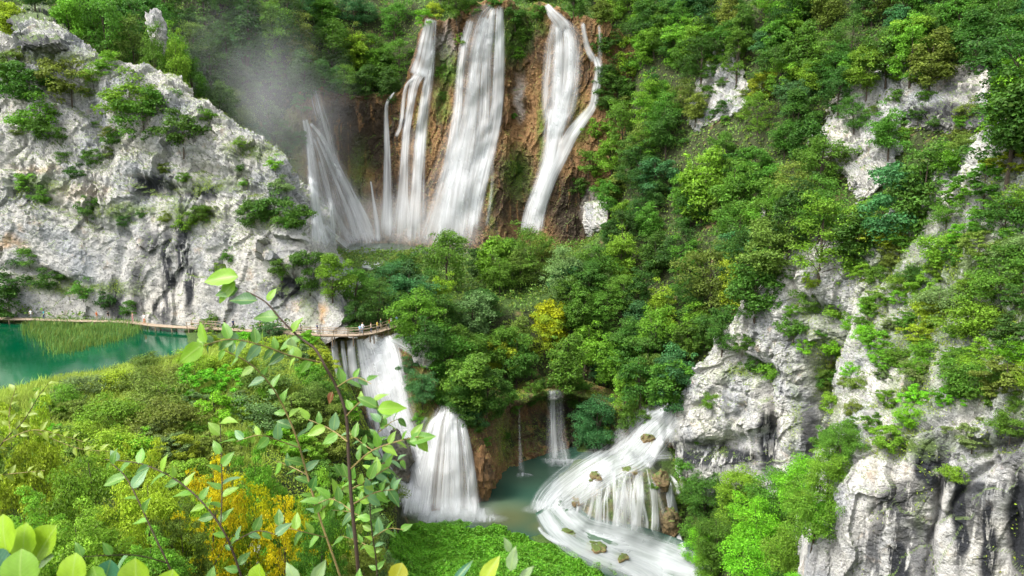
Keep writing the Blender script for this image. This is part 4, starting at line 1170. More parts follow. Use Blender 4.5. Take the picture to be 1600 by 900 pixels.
# shrubs rooted in the rock
for px, py, rp, c in [(30, 120, 22, 'green'), (62, 180, 26, 'fresh green'), (50, 130, 24, 'deep green'), (110, 120, 26, 'olive green'), (75, 200, 22, 'deep green'), (205, 150, 26, 'fresh green'), (225, 185, 28, 'green'), (285, 200, 26, 'deep green'), (250, 160, 20, 'green'), (150, 245, 14, 'green'), (120, 270, 14, 'deep green'), (75, 305, 15, 'green'),
                      (135, 320, 18, 'deep green'), (45, 285, 14, 'fresh green'), (290, 350, 14, 'fresh green'), (310, 335, 16, 'green'), (395, 330, 24, 'deep green'), (430, 320, 26, 'deep green'), (462, 335, 26, 'green'), (430, 255, 12, 'bright green'), (360, 400, 12, 'green'), (345, 420, 10, 'fresh green'),
                      (20, 440, 24, 'dark green'), (15, 470, 26, 'deep green'), (80, 435, 18, 'deep green'), (130, 455, 16, 'green'), (170, 470, 15, 'dark green'), (205, 480, 14, 'green'), (45, 400, 14, 'green'), (330, 500, 12, 'green'), (440, 415, 18, 'green'), (170, 95, 12, 'fresh green'), (15, 100, 18, 'olive green'), (145, 118, 12, 'fresh green'), (320, 180, 12, 'fresh green'), (180, 215, 14, 'green'), (260, 340, 10, 'olive green'), (100, 245, 10, 'green')]:
    tree_at(px, py, rp * (1.45 if py < 215 else 1.2), c, BUSH, 'shrub', sx=1.1)
for px, py, rp, c in [(1160, 535, 20, 'green'), (1210, 580, 24, 'fresh green'), (1180, 570, 18, 'green'), (1260, 470, 24, 'green'), (1310, 480, 26, 'fresh green'), (1240, 510, 24, 'green'), (1300, 540, 22, 'bright green'), (1290, 590, 20, 'green'), (1300, 630, 18, 'fresh green'), (1110, 625, 14, 'fresh green'), (1270, 440, 16, 'yellow-green'), (1230, 430, 12, 'green'), (1290, 680, 22, 'green'), (1320, 690, 22, 'deep green'), (1330, 410, 16, 'fresh green'), (1370, 430, 18, 'green'), (1090, 690, 7, 'green')]:
    tree_at(px, py, rp, c, BUSH, 'shrub', sx=1.05)
for px, py, rp, c in [(1380, 320, 34, 'fresh green'), (1420, 360, 40, 'green'), (1470, 390, 38, 'fresh green'), (1400, 400, 30, 'olive green'), (1540, 280, 40, 'green'), (1580, 250, 30, 'yellow-green'), (1500, 250, 26, 'fresh green'), (1570, 340, 40, 'deep green'), (1470, 470, 36, 'grey-green'), (1560, 440, 44, 'green'), (1520, 500, 44, 'fresh green'), (1590, 520, 40, 'dark green'), (1400, 560, 26, 'green'), (1370, 530, 26, 'fresh green'), (1430, 580, 24, 'grey-green'), (1510, 590, 36, 'green'), (1570, 590, 40, 'olive green'), (1390, 680, 28, 'fresh green'), (1360, 660, 22, 'green'), (1420, 650, 22, 'bright green'), (1520, 680, 32, 'grey-green'), (1580, 660, 26, 'green'), (1490, 740, 18, 'fresh green'), (1345, 360, 26, 'fresh green'), (1440, 300, 24, 'green'), (1590, 400, 36, 'green'), (1440, 430, 26, 'deep green'), (1590, 310, 26, 'fresh green'), (1530, 380, 30, 'olive green'), (1600, 460, 34, 'deep green')]:
    tree_at(px, py, rp, c, FINE, 'shrub', sx=1.15)
Z_SCRUB = [(1345, 400), (1400, 330), (1450, 285), (1530, 235), (1600, 215), (1620, 640), (1540, 625), (1470, 600), (1420, 590), (1360, 600), (1345, 500)]
Z_GULLY = [(1230, 470), (1330, 420), (1345, 600), (1330, 690), (1285, 720), (1270, 600)]
def scrub(zone, n, rmin, rmax, protos, cols, seed, spacing):
    r_ = random.Random(seed)
    done, t_ = [], 0
    while len(done) < n and t_ < 3000:
        t_ += 1
        px, py = r_.uniform(min(q[0] for q in zone), max(q[0] for q in zone)), r_.uniform(min(q[1] for q in zone), max(q[1] for q in zone))
        if not in_poly(px, py, zone) or any(math.hypot(px - q[0], py - q[1]) < spacing for q in done):
            continue
        if fbm(np.array([px / 90, py / 60, seed]), 3, seed) < -.12:
            continue
        done.append((px, py))
        tree_at(px, py, r_.uniform(rmin, rmax), r_.choice(cols), protos, 'shrub', sx=1.15)
for px, py, rp, c in [(1350, 425, 24, 'fresh green'), (1368, 470, 24, 'green'), (1352, 520, 20, 'bright green'), (1378, 560, 24, 'fresh green'), (1408, 305, 26, 'green'), (1432, 330, 26, 'fresh green'), (1388, 365, 28, 'yellow-green'), (1455, 265, 22, 'green'), (1485, 245, 24, 'fresh green'), (1510, 225, 20, 'olive green'), (1420, 505, 26, 'green'), (1445, 545, 24, 'fresh green'), (1385, 620, 20, 'fresh green'), (1410, 440, 26, 'fresh green'), (1480, 330, 26, 'green'), (1500, 300, 26, 'fresh green'), (1450, 480, 26, 'yellow-green'), (1490, 560, 26, 'green'), (1540, 540, 28, 'fresh green'), (1480, 620, 22, 'bright green'), (1550, 620, 24, 'green'), (1430, 620, 24, 'bright green')]:
    tree_at(px, py, rp, c, FINE, 'shrub', sx=1.15)
scrub(Z_SCRUB, 40, 12, 30, FINE, ['fresh green', 'green', 'olive green', 'yellow-green', 'grey-green', 'fresh green', 'bright green'], 31, 19)
scrub([(1280, 140), (1340, 110), (1545, 90), (1550, 200), (1420, 280), (1350, 310), (1290, 260)], 15, 9, 20, BUSH, ['green', 'deep green', 'fresh green', 'olive green'], 34, 22)
scrub([(1080, 80), (1160, 60), (1170, 180), (1090, 200)], 12, 9, 16, BUSH, ['green', 'deep green', 'fresh green', 'olive green'], 35, 20)
scrub(Z_GULLY, 16, 9, 18, BUSH, ['green', 'fresh green', 'olive green', 'bright green'], 32, 16)
scrub([(20, 80), (200, 110), (420, 250), (440, 330), (300, 370), (60, 330), (20, 200)], 22, 5, 13, BUSH, ['green', 'deep green', 'olive green', 'fresh green'], 33, 22)
# on the wall of the high falls and round the lower falls
for px, py, rp, c in [(700, 12, 16, 'green'), (720, 60, 12, 'fresh green'), (690, 110, 12, 'fresh green'), (690, 150, 9, 'deep green'), (805, 22, 20, 'deep green'), (825, 50, 20, 'green'), (810, 80, 12, 'fresh green'), (838, 18, 14, 'green'), (905, 18, 16, 'deep green'), (808, 265, 12, 'deep green'), (665, 28, 16, 'bright green'), (680, 18, 16, 'yellow-green'), (770, 4, 14, 'green'), (740, 10, 14, 'deep green'), (945, 70, 18, 'deep green'), (950, 120, 18, 'green'), (935, 200, 20, 'fresh green'), (920, 250, 22, 'green'), (905, 290, 18, 'deep green'), (800, 180, 8, 'green')]:
    tree_at(px, py, rp, c, BUSH, 'shrub')
for px, py, rp, c in [(450, 230, 16, 'green'), (440, 290, 18, 'grey-green'), (465, 215, 14, 'deep green'), (455, 345, 16, 'green'), (470, 160, 16, 'green'), (438, 200, 18, 'green'), (425, 175, 18, 'grey-green'), (640, 570, 18, 'blue-green'), (655, 600, 18, 'deep green'), (680, 620, 18, 'green'), (735, 640, 22, 'blue-green'), (760, 625, 20, 'deep green'), (790, 620, 18, 'green'), (655, 655, 12, 'bright green'), (665, 690, 8, 'green'), (700, 600, 20, 'deep green'), (745, 670, 12, 'deep green'), (920, 680, 26, 'blue-green'), (945, 640, 26, 'deep green'), (905, 600, 22, 'green'), (990, 640, 24, 'green'), (1025, 620, 22, 'blue-green'), (1020, 760, 10, 'green'), (1075, 735, 20, 'green'), (1090, 770, 22, 'deep green'), (880, 595, 14, 'green'), (830, 608, 16, 'green'), (720, 648, 24, 'deep green'), (745, 655, 22, 'blue-green'), (700, 622, 22, 'green'), (772, 638, 20, 'deep green'), (802, 632, 18, 'green'), (832, 622, 18, 'deep green'), (897, 628, 18, 'deep green'), (985, 658, 20, 'deep green'), (1012, 650, 16, 'green'), (958, 682, 20, 'green'), (760, 690, 9, 'green'), (790, 680, 8, 'deep green'), (625, 520, 8, 'fresh green'), (1085, 830, 22, 'green'), (1010, 690, 6, 'green'), (850, 600, 18, 'deep green')]:
    tree_at(px, py, rp, c, BUSH, 'shrub')

# bank between lake and gorge, and the bushes below the rim
for px, py, rp, c in [(310, 600, 34, 'bright green'), (250, 620, 34, 'olive green'), (200, 600, 28, 'olive green'), (360, 570, 30, 'yellow-green'), (420, 600, 34, 'olive green'), (130, 610, 26, 'grey-green'), (90, 630, 26, 'fresh green'), (340, 640, 34, 'bright green'), (260, 660, 38, 'olive green'), (170, 650, 34, 'fresh green'), (400, 650, 34, 'grey-green'), (460, 640, 34, 'olive green'), (440, 690, 34, 'bright green'), (270, 700, 26, 'grey-green'), (180, 700, 34, 'yellow-green'), (340, 700, 30, 'olive green'), (480, 590, 24, 'fresh green'), (430, 540, 20, 'yellow-green'), (380, 530, 18, 'bright green'), (420, 515, 18, 'blue-green'), (500, 560, 24, 'yellow-green'), (510, 610, 26, 'green'), (540, 640, 26, 'bright green'), (570, 690, 26, 'green'), (580, 740, 28, 'blue-green'), (600, 770, 24, 'olive green'), (560, 780, 28, 'green'), (110, 690, 30, 'olive green'), (230, 570, 20, 'olive green'), (300, 565, 20, 'yellow-green'), (330, 535, 18, 'yellow-green'), (520, 690, 30, 'olive green'), (500, 740, 30, 'green'), (480, 530, 16, 'bright green')]:
    tree_at(px, py, rp * 1.3, c, FINE, 'shrub', sx=1.2)
scrub([(30, 640), (150, 595), (300, 565), (400, 545), (500, 560), (540, 640), (560, 720), (300, 740), (60, 740)], 34, 18, 38, FINE, ['fresh green', 'olive green', 'yellow-green', 'bright green', 'grey-green', 'fresh green'], 36, 30)
NEARB = []
for i in range(3):
    NEARB.append((crown_mesh('near', 600 + i, 3.4, 1.9, 120, 15000, .095, 'twiggy', M_LEAF_FINE), 3.4, 1.9))
GOLD = [(crown_mesh('gold', 650 + i, 3.4, 1.9, 90, 5200, .10, 'twiggy', M_LEAF_FINE), 3.4, 1.9) for i in range(2)]
def near_bush(px, py, Y, rp, c, sx=1.0):
    """crown centre at the pixel, on the slope at plan depth Y below the rim"""
    p = at(px, py, Y=Y)
    g = zat(p[0], p[1])
    (m, h, r) = NEARB[0]
    sc = rp * Y / F_PX / (r * sx)
    H = max((p[2] - g) / .6, h * sc)
    o = plant(GOLD if c == 'golden yellow' else NEARB, np.array([p[0], p[1], min(g, p[2] - h * sc * .6) - .1]), sc, c, 'shrub', prng, sx=sx)
    if p[2] - h * sc * .6 > g + .3:
        o.location.z = g - .1
        k = (p[2] - g) / (.6 * h * sc)
        o.scale.z = sc * min(k, 2.6)
    return o
for a in [(60, 770, 34, 80, 'yellow-green'), (150, 790, 30, 90, 'fresh green'), (230, 820, 26, 80, 'yellow-green'), (40, 850, 24, 90, 'fresh green'), (130, 860, 22, 90, 'fresh green'), (60, 700, 44, 70, 'yellow-green'), (15, 740, 40, 60, 'olive green'), (200, 740, 40, 60, 'yellow-green'), (320, 780, 30, 60, 'golden yellow'), (380, 740, 32, 58, 'golden yellow'), (435, 775, 28, 50, 'golden yellow'), (360, 700, 36, 44, 'golden yellow'),
          (285, 845, 26, 52, 'olive green'), (480, 760, 34, 50, 'yellow-green'), (520, 830, 30, 64, 'fresh green'), (580, 840, 34, 56, 'grey-green'), (500, 855, 26, 46, 'green'), (500, 720, 40, 40, 'olive green'), (240, 890, 22, 70, 'fresh green'), (560, 890, 28, 56, 'olive green'), (520, 800, 32, 36, 'golden yellow'), (610, 850, 50, 40, 'blue-green'), (600, 800, 60, 34, 'green'), (290, 740, 44, 40, 'green'), (280, 790, 33, 36, 'golden yellow'), (390, 780, 36, 60, 'fresh green'), (330, 720, 40, 50, 'yellow-green'), (440, 740, 38, 50, 'fresh green'), (360, 830, 31, 40, 'yellow-green')]:
    near_bush(*a)

# ------------------------------------------------------------------ what nobody could count
rng = np.random.default_rng(9)
def zgrid(x, y):
    fx, fy = (x - GX[0]), (y - GY[0])
    i, j = np.clip(fx.astype(int), 0, len(GX) - 2), np.clip(fy.astype(int), 0, len(GY) - 2)
    a, b = fx - i, fy - j
    return Z[j, i] * (1 - a) * (1 - b) + Z[j, i + 1] * a * (1 - b) + Z[j + 1, i] * (1 - a) * b + Z[j + 1, i + 1] * a * b
def in_view(V, m=60):
    qx, qy, f = proj(V)
    return (qx > -m) & (qx < 1600 + m) & (qy > -m) & (qy < 900 + m) & (f > 1)

def scatter(name, N, xr, yr, size, mat, label, hmax, keep, seed=1, asp=.7):
    r = np.random.default_rng(seed)
    x, y = r.uniform(*xr, N), r.uniform(*yr, N)
    z = zgrid(x, y)
    P = np.stack([x, y, z], -1)
    hum = np.clip(fbm(P * np.array([1, 1, .3]) / 2.2, 3, seed + 40) * .9 + .45, .02, 1.2)
    k = keep(P, r) & in_view(P)
    P, hum = P[k], hum[k]
    P[:, 2] += hum * hmax * r.uniform(.15, 1, len(P)) ** .6
    gz = np.stack([-np.gradient(Z, axis=1)[np.clip((P[:, 1] - GY[0]).astype(int), 0, len(GY) - 1), np.clip((P[:, 0] - GX[0]).astype(int), 0, len(GX) - 1)],
                   -np.gradient(Z, axis=0)[np.clip((P[:, 1] - GY[0]).astype(int), 0, len(GY) - 1), np.clip((P[:, 0] - GX[0]).astype(int), 0, len(GX) - 1)], np.ones(len(P))], -1)
    V, Fq = leaf_quads(P, gz * .7 + r.normal(size=(len(P), 3)) * .55, size, r, asp)
    return link(name, mesh_np(name, V, Fq, [mat]), kind='stuff', label=label)

def k_forest(P, r):
    x, y, z = P.T
    pool = (z < 2.9) & (y > 197) & (x < 12) & (x > -62)
    gorge = (z < -10.5) & (x > -21) & (x < 25) & (y < 135)
    bank = (x < -20) & (y < 122) & (y > 45) & (z < 3)
    lake = (z < .2) & (x < -33) & (y < 150)
    return ~(pool | gorge | bank | lake)
scatter('undergrowth', 330000, (-140, 140), (30, 290), .55, M_UNDER, 'dark green undergrowth between the trees', 2.6, k_forest, 1)
def k_moss(P, r):
    x, y, z = P.T
    qx, qy, _ = proj(P)
    return in_poly(qx, qy, [(610, 842), (640, 826), (700, 818), (770, 828), (830, 848), (900, 860), (960, 893), (985, 915), (600, 915)]) & (y > 78)
scatter('ground_cover', 300000, (-18, 22), (78, 112), .36, M_MOSS, 'bright green leafy ground cover on the low spur in front of the pool', 1.3, k_moss, 3, .9)
def k_bank(P, r):
    x, y, z = P.T
    qx, qy, _ = proj(P)
    return in_poly(qx, qy, [(-60, 640), (0, 612), (150, 580), (300, 556), (400, 530), (520, 528), (560, 640), (620, 760), (620, 860), (560, 915), (-60, 915)]) & (y > 35) & (y < 124)
scatter('bank_plants', 330000, (-95, -12), (36, 124), .24, M_TUFT, 'low mixed green plants covering the lake bank', .9, k_bank, 5)

def reeds(name, poly, zfun, N, h0, w, mat, label, seed):
    r = np.random.default_rng(seed)
    c = np.array([at(px, py, z=0.3)[:2] for px, py in poly])
    x, y = r.uniform(c[:, 0].min(), c[:, 0].max(), N), r.uniform(c[:, 1].min(), c[:, 1].max(), N)
    k = in_poly(x, y, [tuple(q) for q in c])
    P = np.stack([x, y, np.zeros(N)], -1)
    dn = fbm(P / 3.0, 3, seed + 3)
    k &= r.random(N) < np.clip(.75 + dn * 1.4, 0.05, 1)
    P, dn = P[k], dn[k]
    n = len(P)
    P[:, :2] += r.normal(size=(n, 2)) * np.array([1.1, .7])
    P[:, 2] = zfun(P[:, 0], P[:, 1])
    h = h0 * r.uniform(.55, 1.15, n) * (1 + .45 * dn)
    a = r.uniform(0, 6.283, n)
    ln = r.normal(size=(n, 2)) * .22 * h[:, None] + np.array([.12, 0]) * h[:, None]
    sd = np.stack([np.cos(a), np.sin(a) * .4, np.zeros(n)], -1) * w * r.uniform(.6, 1.4, n)[:, None]
    m = P + np.concatenate([ln * .35, (h * .6)[:, None]], 1)
    t = P + np.concatenate([ln, h[:, None]], 1)
    V = np.stack([P - sd, P + sd, m + sd * .9, m - sd * .9, t], 1).reshape(-1, 3)
    b = np.arange(n)[:, None] * 5
    F3 = np.concatenate([b + np.array([0, 1, 2]), b + np.array([0, 2, 3]), b + np.array([3, 2, 4])])
    return link(name, mesh_np(name, V, F3, [mat]), kind='stuff', label=label)
reeds('reeds', [(-80, 640), (0, 618), (150, 586), (300, 558), (380, 545), (440, 560), (470, 620), (380, 690), (200, 720), (60, 720), (-80, 720)], zgrid, 80000, 1.35, .04, M_REED, 'pale yellow-green reeds on the near shore of the lake', 4)
reeds('lake_reeds', [(55, 502), (120, 502), (208, 505), (214, 514), (180, 530), (130, 546), (95, 552), (78, 536), (45, 515)], lambda x, y: np.zeros(len(x)) - .1, 16000, 1.35, .045, M_REED_LAKE, 'patch of reeds growing in the green water by the boardwalk', 6)

# grasses and cushions on ledges of each rock
for nm, P, nn, g in VEG:
    r = np.random.default_rng(len(nm) * 7 + P.shape[0])
    A = np.linalg.norm(np.cross(np.gradient(P, axis=1), np.gradient(P, axis=0)), axis=-1)
    nz = fbm(P / 1.8, 3, 5)
    pr = np.clip(g * 1.2 + np.clip(nn[..., 2] - .55, 0, 1) * 1.6 * (nm != 'rock_outcrop') + np.clip(nz - .25, 0, 1) * .5, 0, 1) * np.clip(nz * 3 + .6, 0, 1)
    pr = np.where(nn[..., 2] > -.2, pr, 0)
    w = (pr * A).ravel()
    n = int(min(90000, w.sum() * 40))
    if n < 50:
        continue
    idx = r.choice(len(w), n, p=w / w.sum())
    Q = P.reshape(-1, 3)[idx] + nn.reshape(-1, 3)[idx] * (r.uniform(0, .45, n) ** 1.5)[:, None] + r.normal(size=(n, 3)) * .12
    V, Fq = leaf_quads(Q, nn.reshape(-1, 3)[idx] * .6 + np.array([0, 0, .5]) + r.normal(size=(n, 3)) * .5, .2, r, .5)
    link('ledge_plants', mesh_np('ledge_plants', V, Fq, [M_TUFT]), kind='stuff', label='grass and low plants rooted on ledges of the ' + nm.replace('_', ' '))

# ------------------------------------------------------------------ boardwalk under the cliff
M_PLANK = plain_material('weathered_plank', (0.30, 0.235, 0.17), .8, .2, .35, 2.5)
M_TIMBER = plain_material('grey_timber', (0.20, 0.15, 0.10), .85, .2, .4, 4)
bw_px = [(-70, 496), (0, 497.5), (60, 499), (120, 501), (180, 502), (215, 504.5), (245, 508.5), (300, 512), (340, 513.5), (400, 517), (450, 520.5), (500, 523), (550, 523.5), (580, 520), (604, 513.5), (622, 507)]
BW = cr1(np.array([at(a, b, z=.85) for a, b in bw_px]), 400)
seg = np.concatenate([[0], np.cumsum(np.linalg.norm(np.diff(BW, axis=0), axis=1))])
def bw_at(s):
    return np.array([np.interp(s, seg, BW[:, k]) for k in range(3)])
def bw_dir(s):
    d = bw_at(s + .3) - bw_at(s - .3)
    return math.atan2(d[1], d[0])
TOT = seg[-1]
walk = link('boardwalk', None, label='long narrow wooden boardwalk along the lake shore under the left cliff', cat='boardwalk')
prm = random.Random(3)
pl = []
s = .1
while s < TOT:
    p = bw_at(s)
    pl.append(boxvf(p + np.array([0, 0, prm.uniform(-.012, .012)]), (.19, 1.4 + prm.uniform(-.06, .06), .05), bw_dir(s)))
    s += .215
v, fq = join(pl)
link('deck', mesh_np('deck', v, fq, [M_PLANK]), walk, kind='stuff')
for side in (-.5, .5):
    bm_ = []
    for k in np.arange(0, TOT - 2, 2.0):
        a, b = bw_at(k), bw_at(k + 2.0)
        r = bw_dir(k + 1)
        n_ = np.array([-math.sin(r), math.cos(r), 0]) * side
        c = (a + b) / 2 + n_ + np.array([0, 0, -.13])
        bm_.append(boxvf(c, (np.linalg.norm(b - a) + .04, .1, .14), r))
    v, fq = join(bm_)
    link('beam', mesh_np('beam', v, fq, [M_TIMBER]), walk)
pv, pf = boxvf((0, 0, -.9), (.16, .16, 1.7))
post_me = mesh_np('post', pv, pf, [M_TIMBER])
for k in np.arange(1, TOT, 3.2):
    for side in (-.58, .58):
        r = bw_dir(k)
        o = link('post', post_me, walk)
        o.location = bw_at(k) + np.array([-math.sin(r), math.cos(r), 0]) * side
        o.rotation_euler.z = r
def px_to_s(px):
    q, _, _ = proj(BW)
    return float(np.interp(px, q, seg))
rv, rf = boxvf((0, 0, .5), (.1, .1, 1.15))
rp_me = mesh_np('rail_post', rv, rf, [M_TIMBER])
for pa, pb, sides in ((296, 345, (-.66, .66)), (425, 622, (-.66, .66))):
    sa, sb = px_to_s(pa), px_to_s(pb)
    for side in sides:
        for k in np.arange(sa, sb, 2.2):
            r = bw_dir(k)
            o = link('rail_post', rp_me, walk)
            o.location = bw_at(k) + np.array([-math.sin(r), math.cos(r), 0]) * side
            o.rotation_euler.z = r
        for hz in (.55, 1.02):
            pts = [bw_at(k) + np.array([-math.sin(bw_dir(k)), math.cos(bw_dir(k)), 0]) * side + np.array([0, 0, hz + prm.uniform(-.03, .03)]) for k in np.arange(sa - .2, sb, 1.1)]
            v, fq = tube(pts, [.05] * len(pts), 5)
            link('rail', mesh_np('rail', v, fq, [M_PLANK]), walk)

# ------------------------------------------------------------------ visitors on the boardwalk
def body_mesh(name, pose):
    """one continuous skinned figure, 1.72 m tall, facing -Y"""
    a, st = pose
    J = {'pelvis': (0, 0, .95, .13), 'waist': (0, .01, 1.12, .115), 'chest': (0, .01, 1.32, .145), 'neck': (0, .0, 1.47, .055), 'head0': (0, -.01, 1.56, .085), 'head1': (0, -.01, 1.66, .085)}
    E = [('pelvis', 'waist'), ('waist', 'chest'), ('chest', 'neck'), ('neck', 'head0'), ('head0', 'head1')]
    for s_, q in ((1, 'r'), (-1, 'l')):
        sw = st * s_
        J['hip' + q] = (.10 * s_, 0, .88, .095)
        J['knee' + q] = (.105 * s_, -.10 * sw - .02, .49, .06)
        J['ank' + q] = (.105 * s_, .16 * sw + .02, .09, .04)
        J['toe' + q] = (.115 * s_, .16 * sw - .14, .04, .035)
        J['sho' + q] = (.19 * s_, .01, 1.40, .065)
        J['elb' + q] = (.25 * s_, .05 + .08 * sw, 1.13, .043)
        J['wri' + q] = (.24 * s_ - .05 * s_ * a, -.10 - .2 * a, .92 + .22 * a, .03)
        J['han' + q] = (.235 * s_ - .06 * s_ * a, -.15 - .24 * a, .84 + .27 * a, .034)
        E += [('pelvis', 'hip' + q), ('hip' + q, 'knee' + q), ('knee' + q, 'ank' + q), ('ank' + q, 'toe' + q), ('chest', 'sho' + q), ('sho' + q, 'elb' + q), ('elb' + q, 'wri' + q), ('wri' + q, 'han' + q)]
    names = list(J)
    me = bpy.data.meshes.new(name)
    me.from_pydata([J[k][:3] for k in names], [(names.index(x), names.index(y)) for x, y in E], [])
    o = bpy.data.objects.new(name, me)
    COL.objects.link(o)
    md = o.modifiers.new('skin', 'SKIN')
    for i, k in enumerate(names):
        sv = me.skin_vertices[0].data[i]
        sv.radius = (J[k][3], J[k][3] * .85)
        sv.use_root = (k == 'pelvis')
    o.modifiers.new('sub', 'SUBSURF').levels = 1
    dg = bpy.context.evaluated_depsgraph_get()
    out = bpy.data.meshes.new_from_object(o.evaluated_get(dg))
    bpy.data.objects.remove(o)
    out.name = name
    return out
BODIES = [body_mesh('body', p) for p in ((0, .15), (.0, .8), (.9, .2))]
M_SKIN = plain_material('skin', (0.5, 0.32, 0.24), .6, .3, .05)
CLOTH = {k: plain_material(k.replace(' ', '_') + '_cloth', c, .85, .15, .12, 12) for k, c in {'white': (.75, .75, .74), 'light blue': (.28, .42, .6), 'turquoise': (.05, .4, .45), 'red': (.55, .07, .05), 'orange': (.65, .2, .08), 'pink': (.62, .3, .32), 'dark blue': (.03, .05, .12), 'black': (.02, .02, .022), 'yellow': (.65, .5, .08), 'grey': (.25, .25, .26), 'beige': (.45, .37, .26), 'green': (.07, .2, .08)}.items()}
HAIRM = {k: plain_material(k + '_hair', c, .7, .3, .2, 30) for k, c in {'dark': (.02, .015, .012), 'brown': (.09, .05, .03), 'fair': (.36, .26, .13)}.items()}
hu = np.linspace(0, 2 * np.pi, 13)
hv = np.linspace(0, 1, 6)
HV = np.array([[.098 * math.sin(b * 2.0) * math.cos(a), .012 + .105 * math.sin(b * 2.0) * math.sin(a), 1.645 + .105 * math.cos(b * 2.0) + (.03 if math.sin(a) < -.2 and b > .75 else 0)] for b in hv for a in hu])
hair_me = {k: mesh_np('hair', HV, gridfaces(6, 13), [m], smooth=True) for k, m in HAIRM.items()}
bag_v, bag_f = boxvf((0, .22, 1.22), (.30, .17, .42))
def person(px, face, shirt, legs, hair, pose, label, across=0.0, bag=None):
    s_ = px_to_s(px)
    r = bw_dir(s_)
    loc = bw_at(s_) + np.array([-math.sin(r), math.cos(r), 0]) * across + np.array([0, 0, .025])
    me = BODIES[pose].copy()
    me.materials.clear()
    for m in (M_SKIN, CLOTH[shirt], CLOTH[legs], CLOTH['black']):
        me.materials.append(m)
    for pg in me.polygons:
        c = pg.center
        if c.z > 1.475:
            i = 0
        elif abs(c.x) > .2 and c.z < 1.2 and c.z > .6:
            i = 0
        elif c.z > .93:
            i = 1
        elif c.z > .085:
            i = 2
        else:
            i = 3
        pg.material_index = i
        pg.use_smooth = True
    o = link('person', me, label=label, cat='person', group='visitors on the boardwalk')
    o.location = loc
    o.rotation_euler.z = math.radians(face)
    o.scale = [prm.uniform(.96, 1.05)] * 3
    h = link('hair', hair_me[hair], o)
    if bag:
        b = link('backpack', mesh_np('backpack', bag_v, bag_f, [CLOTH[bag]]), o)
        b.modifiers.new('bevel', 'BEVEL').width = .05
    return o
person(49, 20, 'white', 'grey', 'brown', 0, 'person in a white shirt at the far left of the boardwalk')
person(69, -60, 'turquoise', 'dark blue', 'dark', 1, 'person in a turquoise top near the far left of the boardwalk')
person(152, 80, 'orange', 'beige', 'fair', 1, 'person in an orange top walking behind the lake reeds')
person(170, 80, 'black', 'grey', 'dark', 1, 'person in black walking behind the lake reeds')
person(208, -80, 'pink', 'pink', 'fair', 0, 'person dressed in pink where the boardwalk starts to bend')
person(226, 0, 'white', 'orange', 'brown', 2, 'person in white top and orange trousers at the boardwalk bend')
person(352, 60, 'black', 'dark blue', 'dark', 1, 'person in black just right of the short railing')
person(365, 60, 'dark blue', 'black', 'brown', 1, 'person in dark blue walking ahead of the one in black past the railing')
person(407, -70, 'black', 'black', 'dark', 0, 'person all in black near the round bush on the shore')
person(470, 80, 'grey', 'black', 'dark', 1, 'person in grey walking along the middle of the railed boardwalk')
person(495, 80, 'dark blue', 'grey', 'brown', 1, 'person in navy following along the railed boardwalk before the falls', .3)
person(562, -10, 'light blue', 'grey', 'brown', 0, 'person in light blue shirt at the railing above the broad lower fall', -.3)
person(568, 30, 'white', 'light blue', 'fair', 2, 'person in white with a blue backpack above the broad lower fall', .3, 'light blue')
person(580, 80, 'beige', 'dark blue', 'brown', 1, 'person in beige walking up the last bend of the boardwalk')
person(590, 70, 'yellow', 'grey', 'dark', 1, 'person in a yellow top on the last bend of the boardwalk')
person(598, 70, 'green', 'beige', 'fair', 1, 'person in a green top near the boardwalk end', .35)
person(606, 60, 'red', 'dark blue', 'dark', 1, 'person in a red top near the boardwalk end', -.3)
person(613, 50, 'white', 'black', 'brown', 0, 'person in white at the boardwalk end under the trees', .2, 'red')
person(618, 200, 'light blue', 'black', 'dark', 0, 'last person on the boardwalk, in blue, against the trees', -.3)

# loose rocks
def boulder(px, py, rx, rz, label, seed, mat=None, depth=None, name='boulder', lean=0.0):
    p = hit(px, py) if depth is None else at(px, py, Y=depth)
    d = np.linalg.norm(p - CAM) / F_PX
    rx, rz = rx * d, rz * d
    th_, ph_ = np.meshgrid(np.linspace(0, 2 * np.pi, 49)[:-1], np.linspace(.03, np.pi - .03, 30))
    D = np.stack([np.sin(ph_) * np.cos(th_), np.sin(ph_) * np.sin(th_), np.cos(ph_)], -1)
    V = D * np.array([rx, rx * .9, rz])
    fc, _ = facets(V / (rx * .7), seed)
    f2, _ = facets(V / (rx * .28), seed + 9)
    V = V * (1 + fc * .22 + f2 * .08 + fbm(V / rx * 2, 3, seed) * .12)[..., None]
    V[..., 0] += V[..., 2] * lean
    V = V + np.array([0, 0, rz * .55])
    a = np.arange(30 * 48).reshape(30, 48)
    b = np.roll(a, -1, 1)
    Fq = np.stack([a[:-1], a[1:], b[1:], b[:-1]], -1).reshape(-1, 4)
    o = link(name, mesh_np(name, V.reshape(-1, 3), Fq, [mat or M_LIME]), label=label, cat='rock')
    o.location = p
    return o
M_DARKROCK = rock_material('dark_wet_rock', (0.20, 0.185, 0.15), (0.11, 0.105, 0.09), (0.02, 0.02, 0.018), mossy=.9, streak=.3, scale=2)
boulder(662, 566, 15, 20, 'upright pale boulder beside the top of the broad lower fall', 3)
boulder(247, 64, 12, 28, 'pale rock pinnacle sticking out of the trees behind the left cliff', 5, depth=172, name='rock_pinnacle', lean=-.1)
boulder(618, 745, 24, 42, 'dark rounded rock at the left foot of the broad lower fall', 9, M_DARKROCK)
boulder(755, 765, 16, 44, 'brown rock rib at the right foot of the bell-shaped waterfall', 13, M_TUFA)
boulder(680, 548, 8, 7, 'small grey rock right of the upright pale boulder', 25)
boulder(640, 530, 6, 5, 'small rock beside the rapids at the end of the boardwalk', 27)

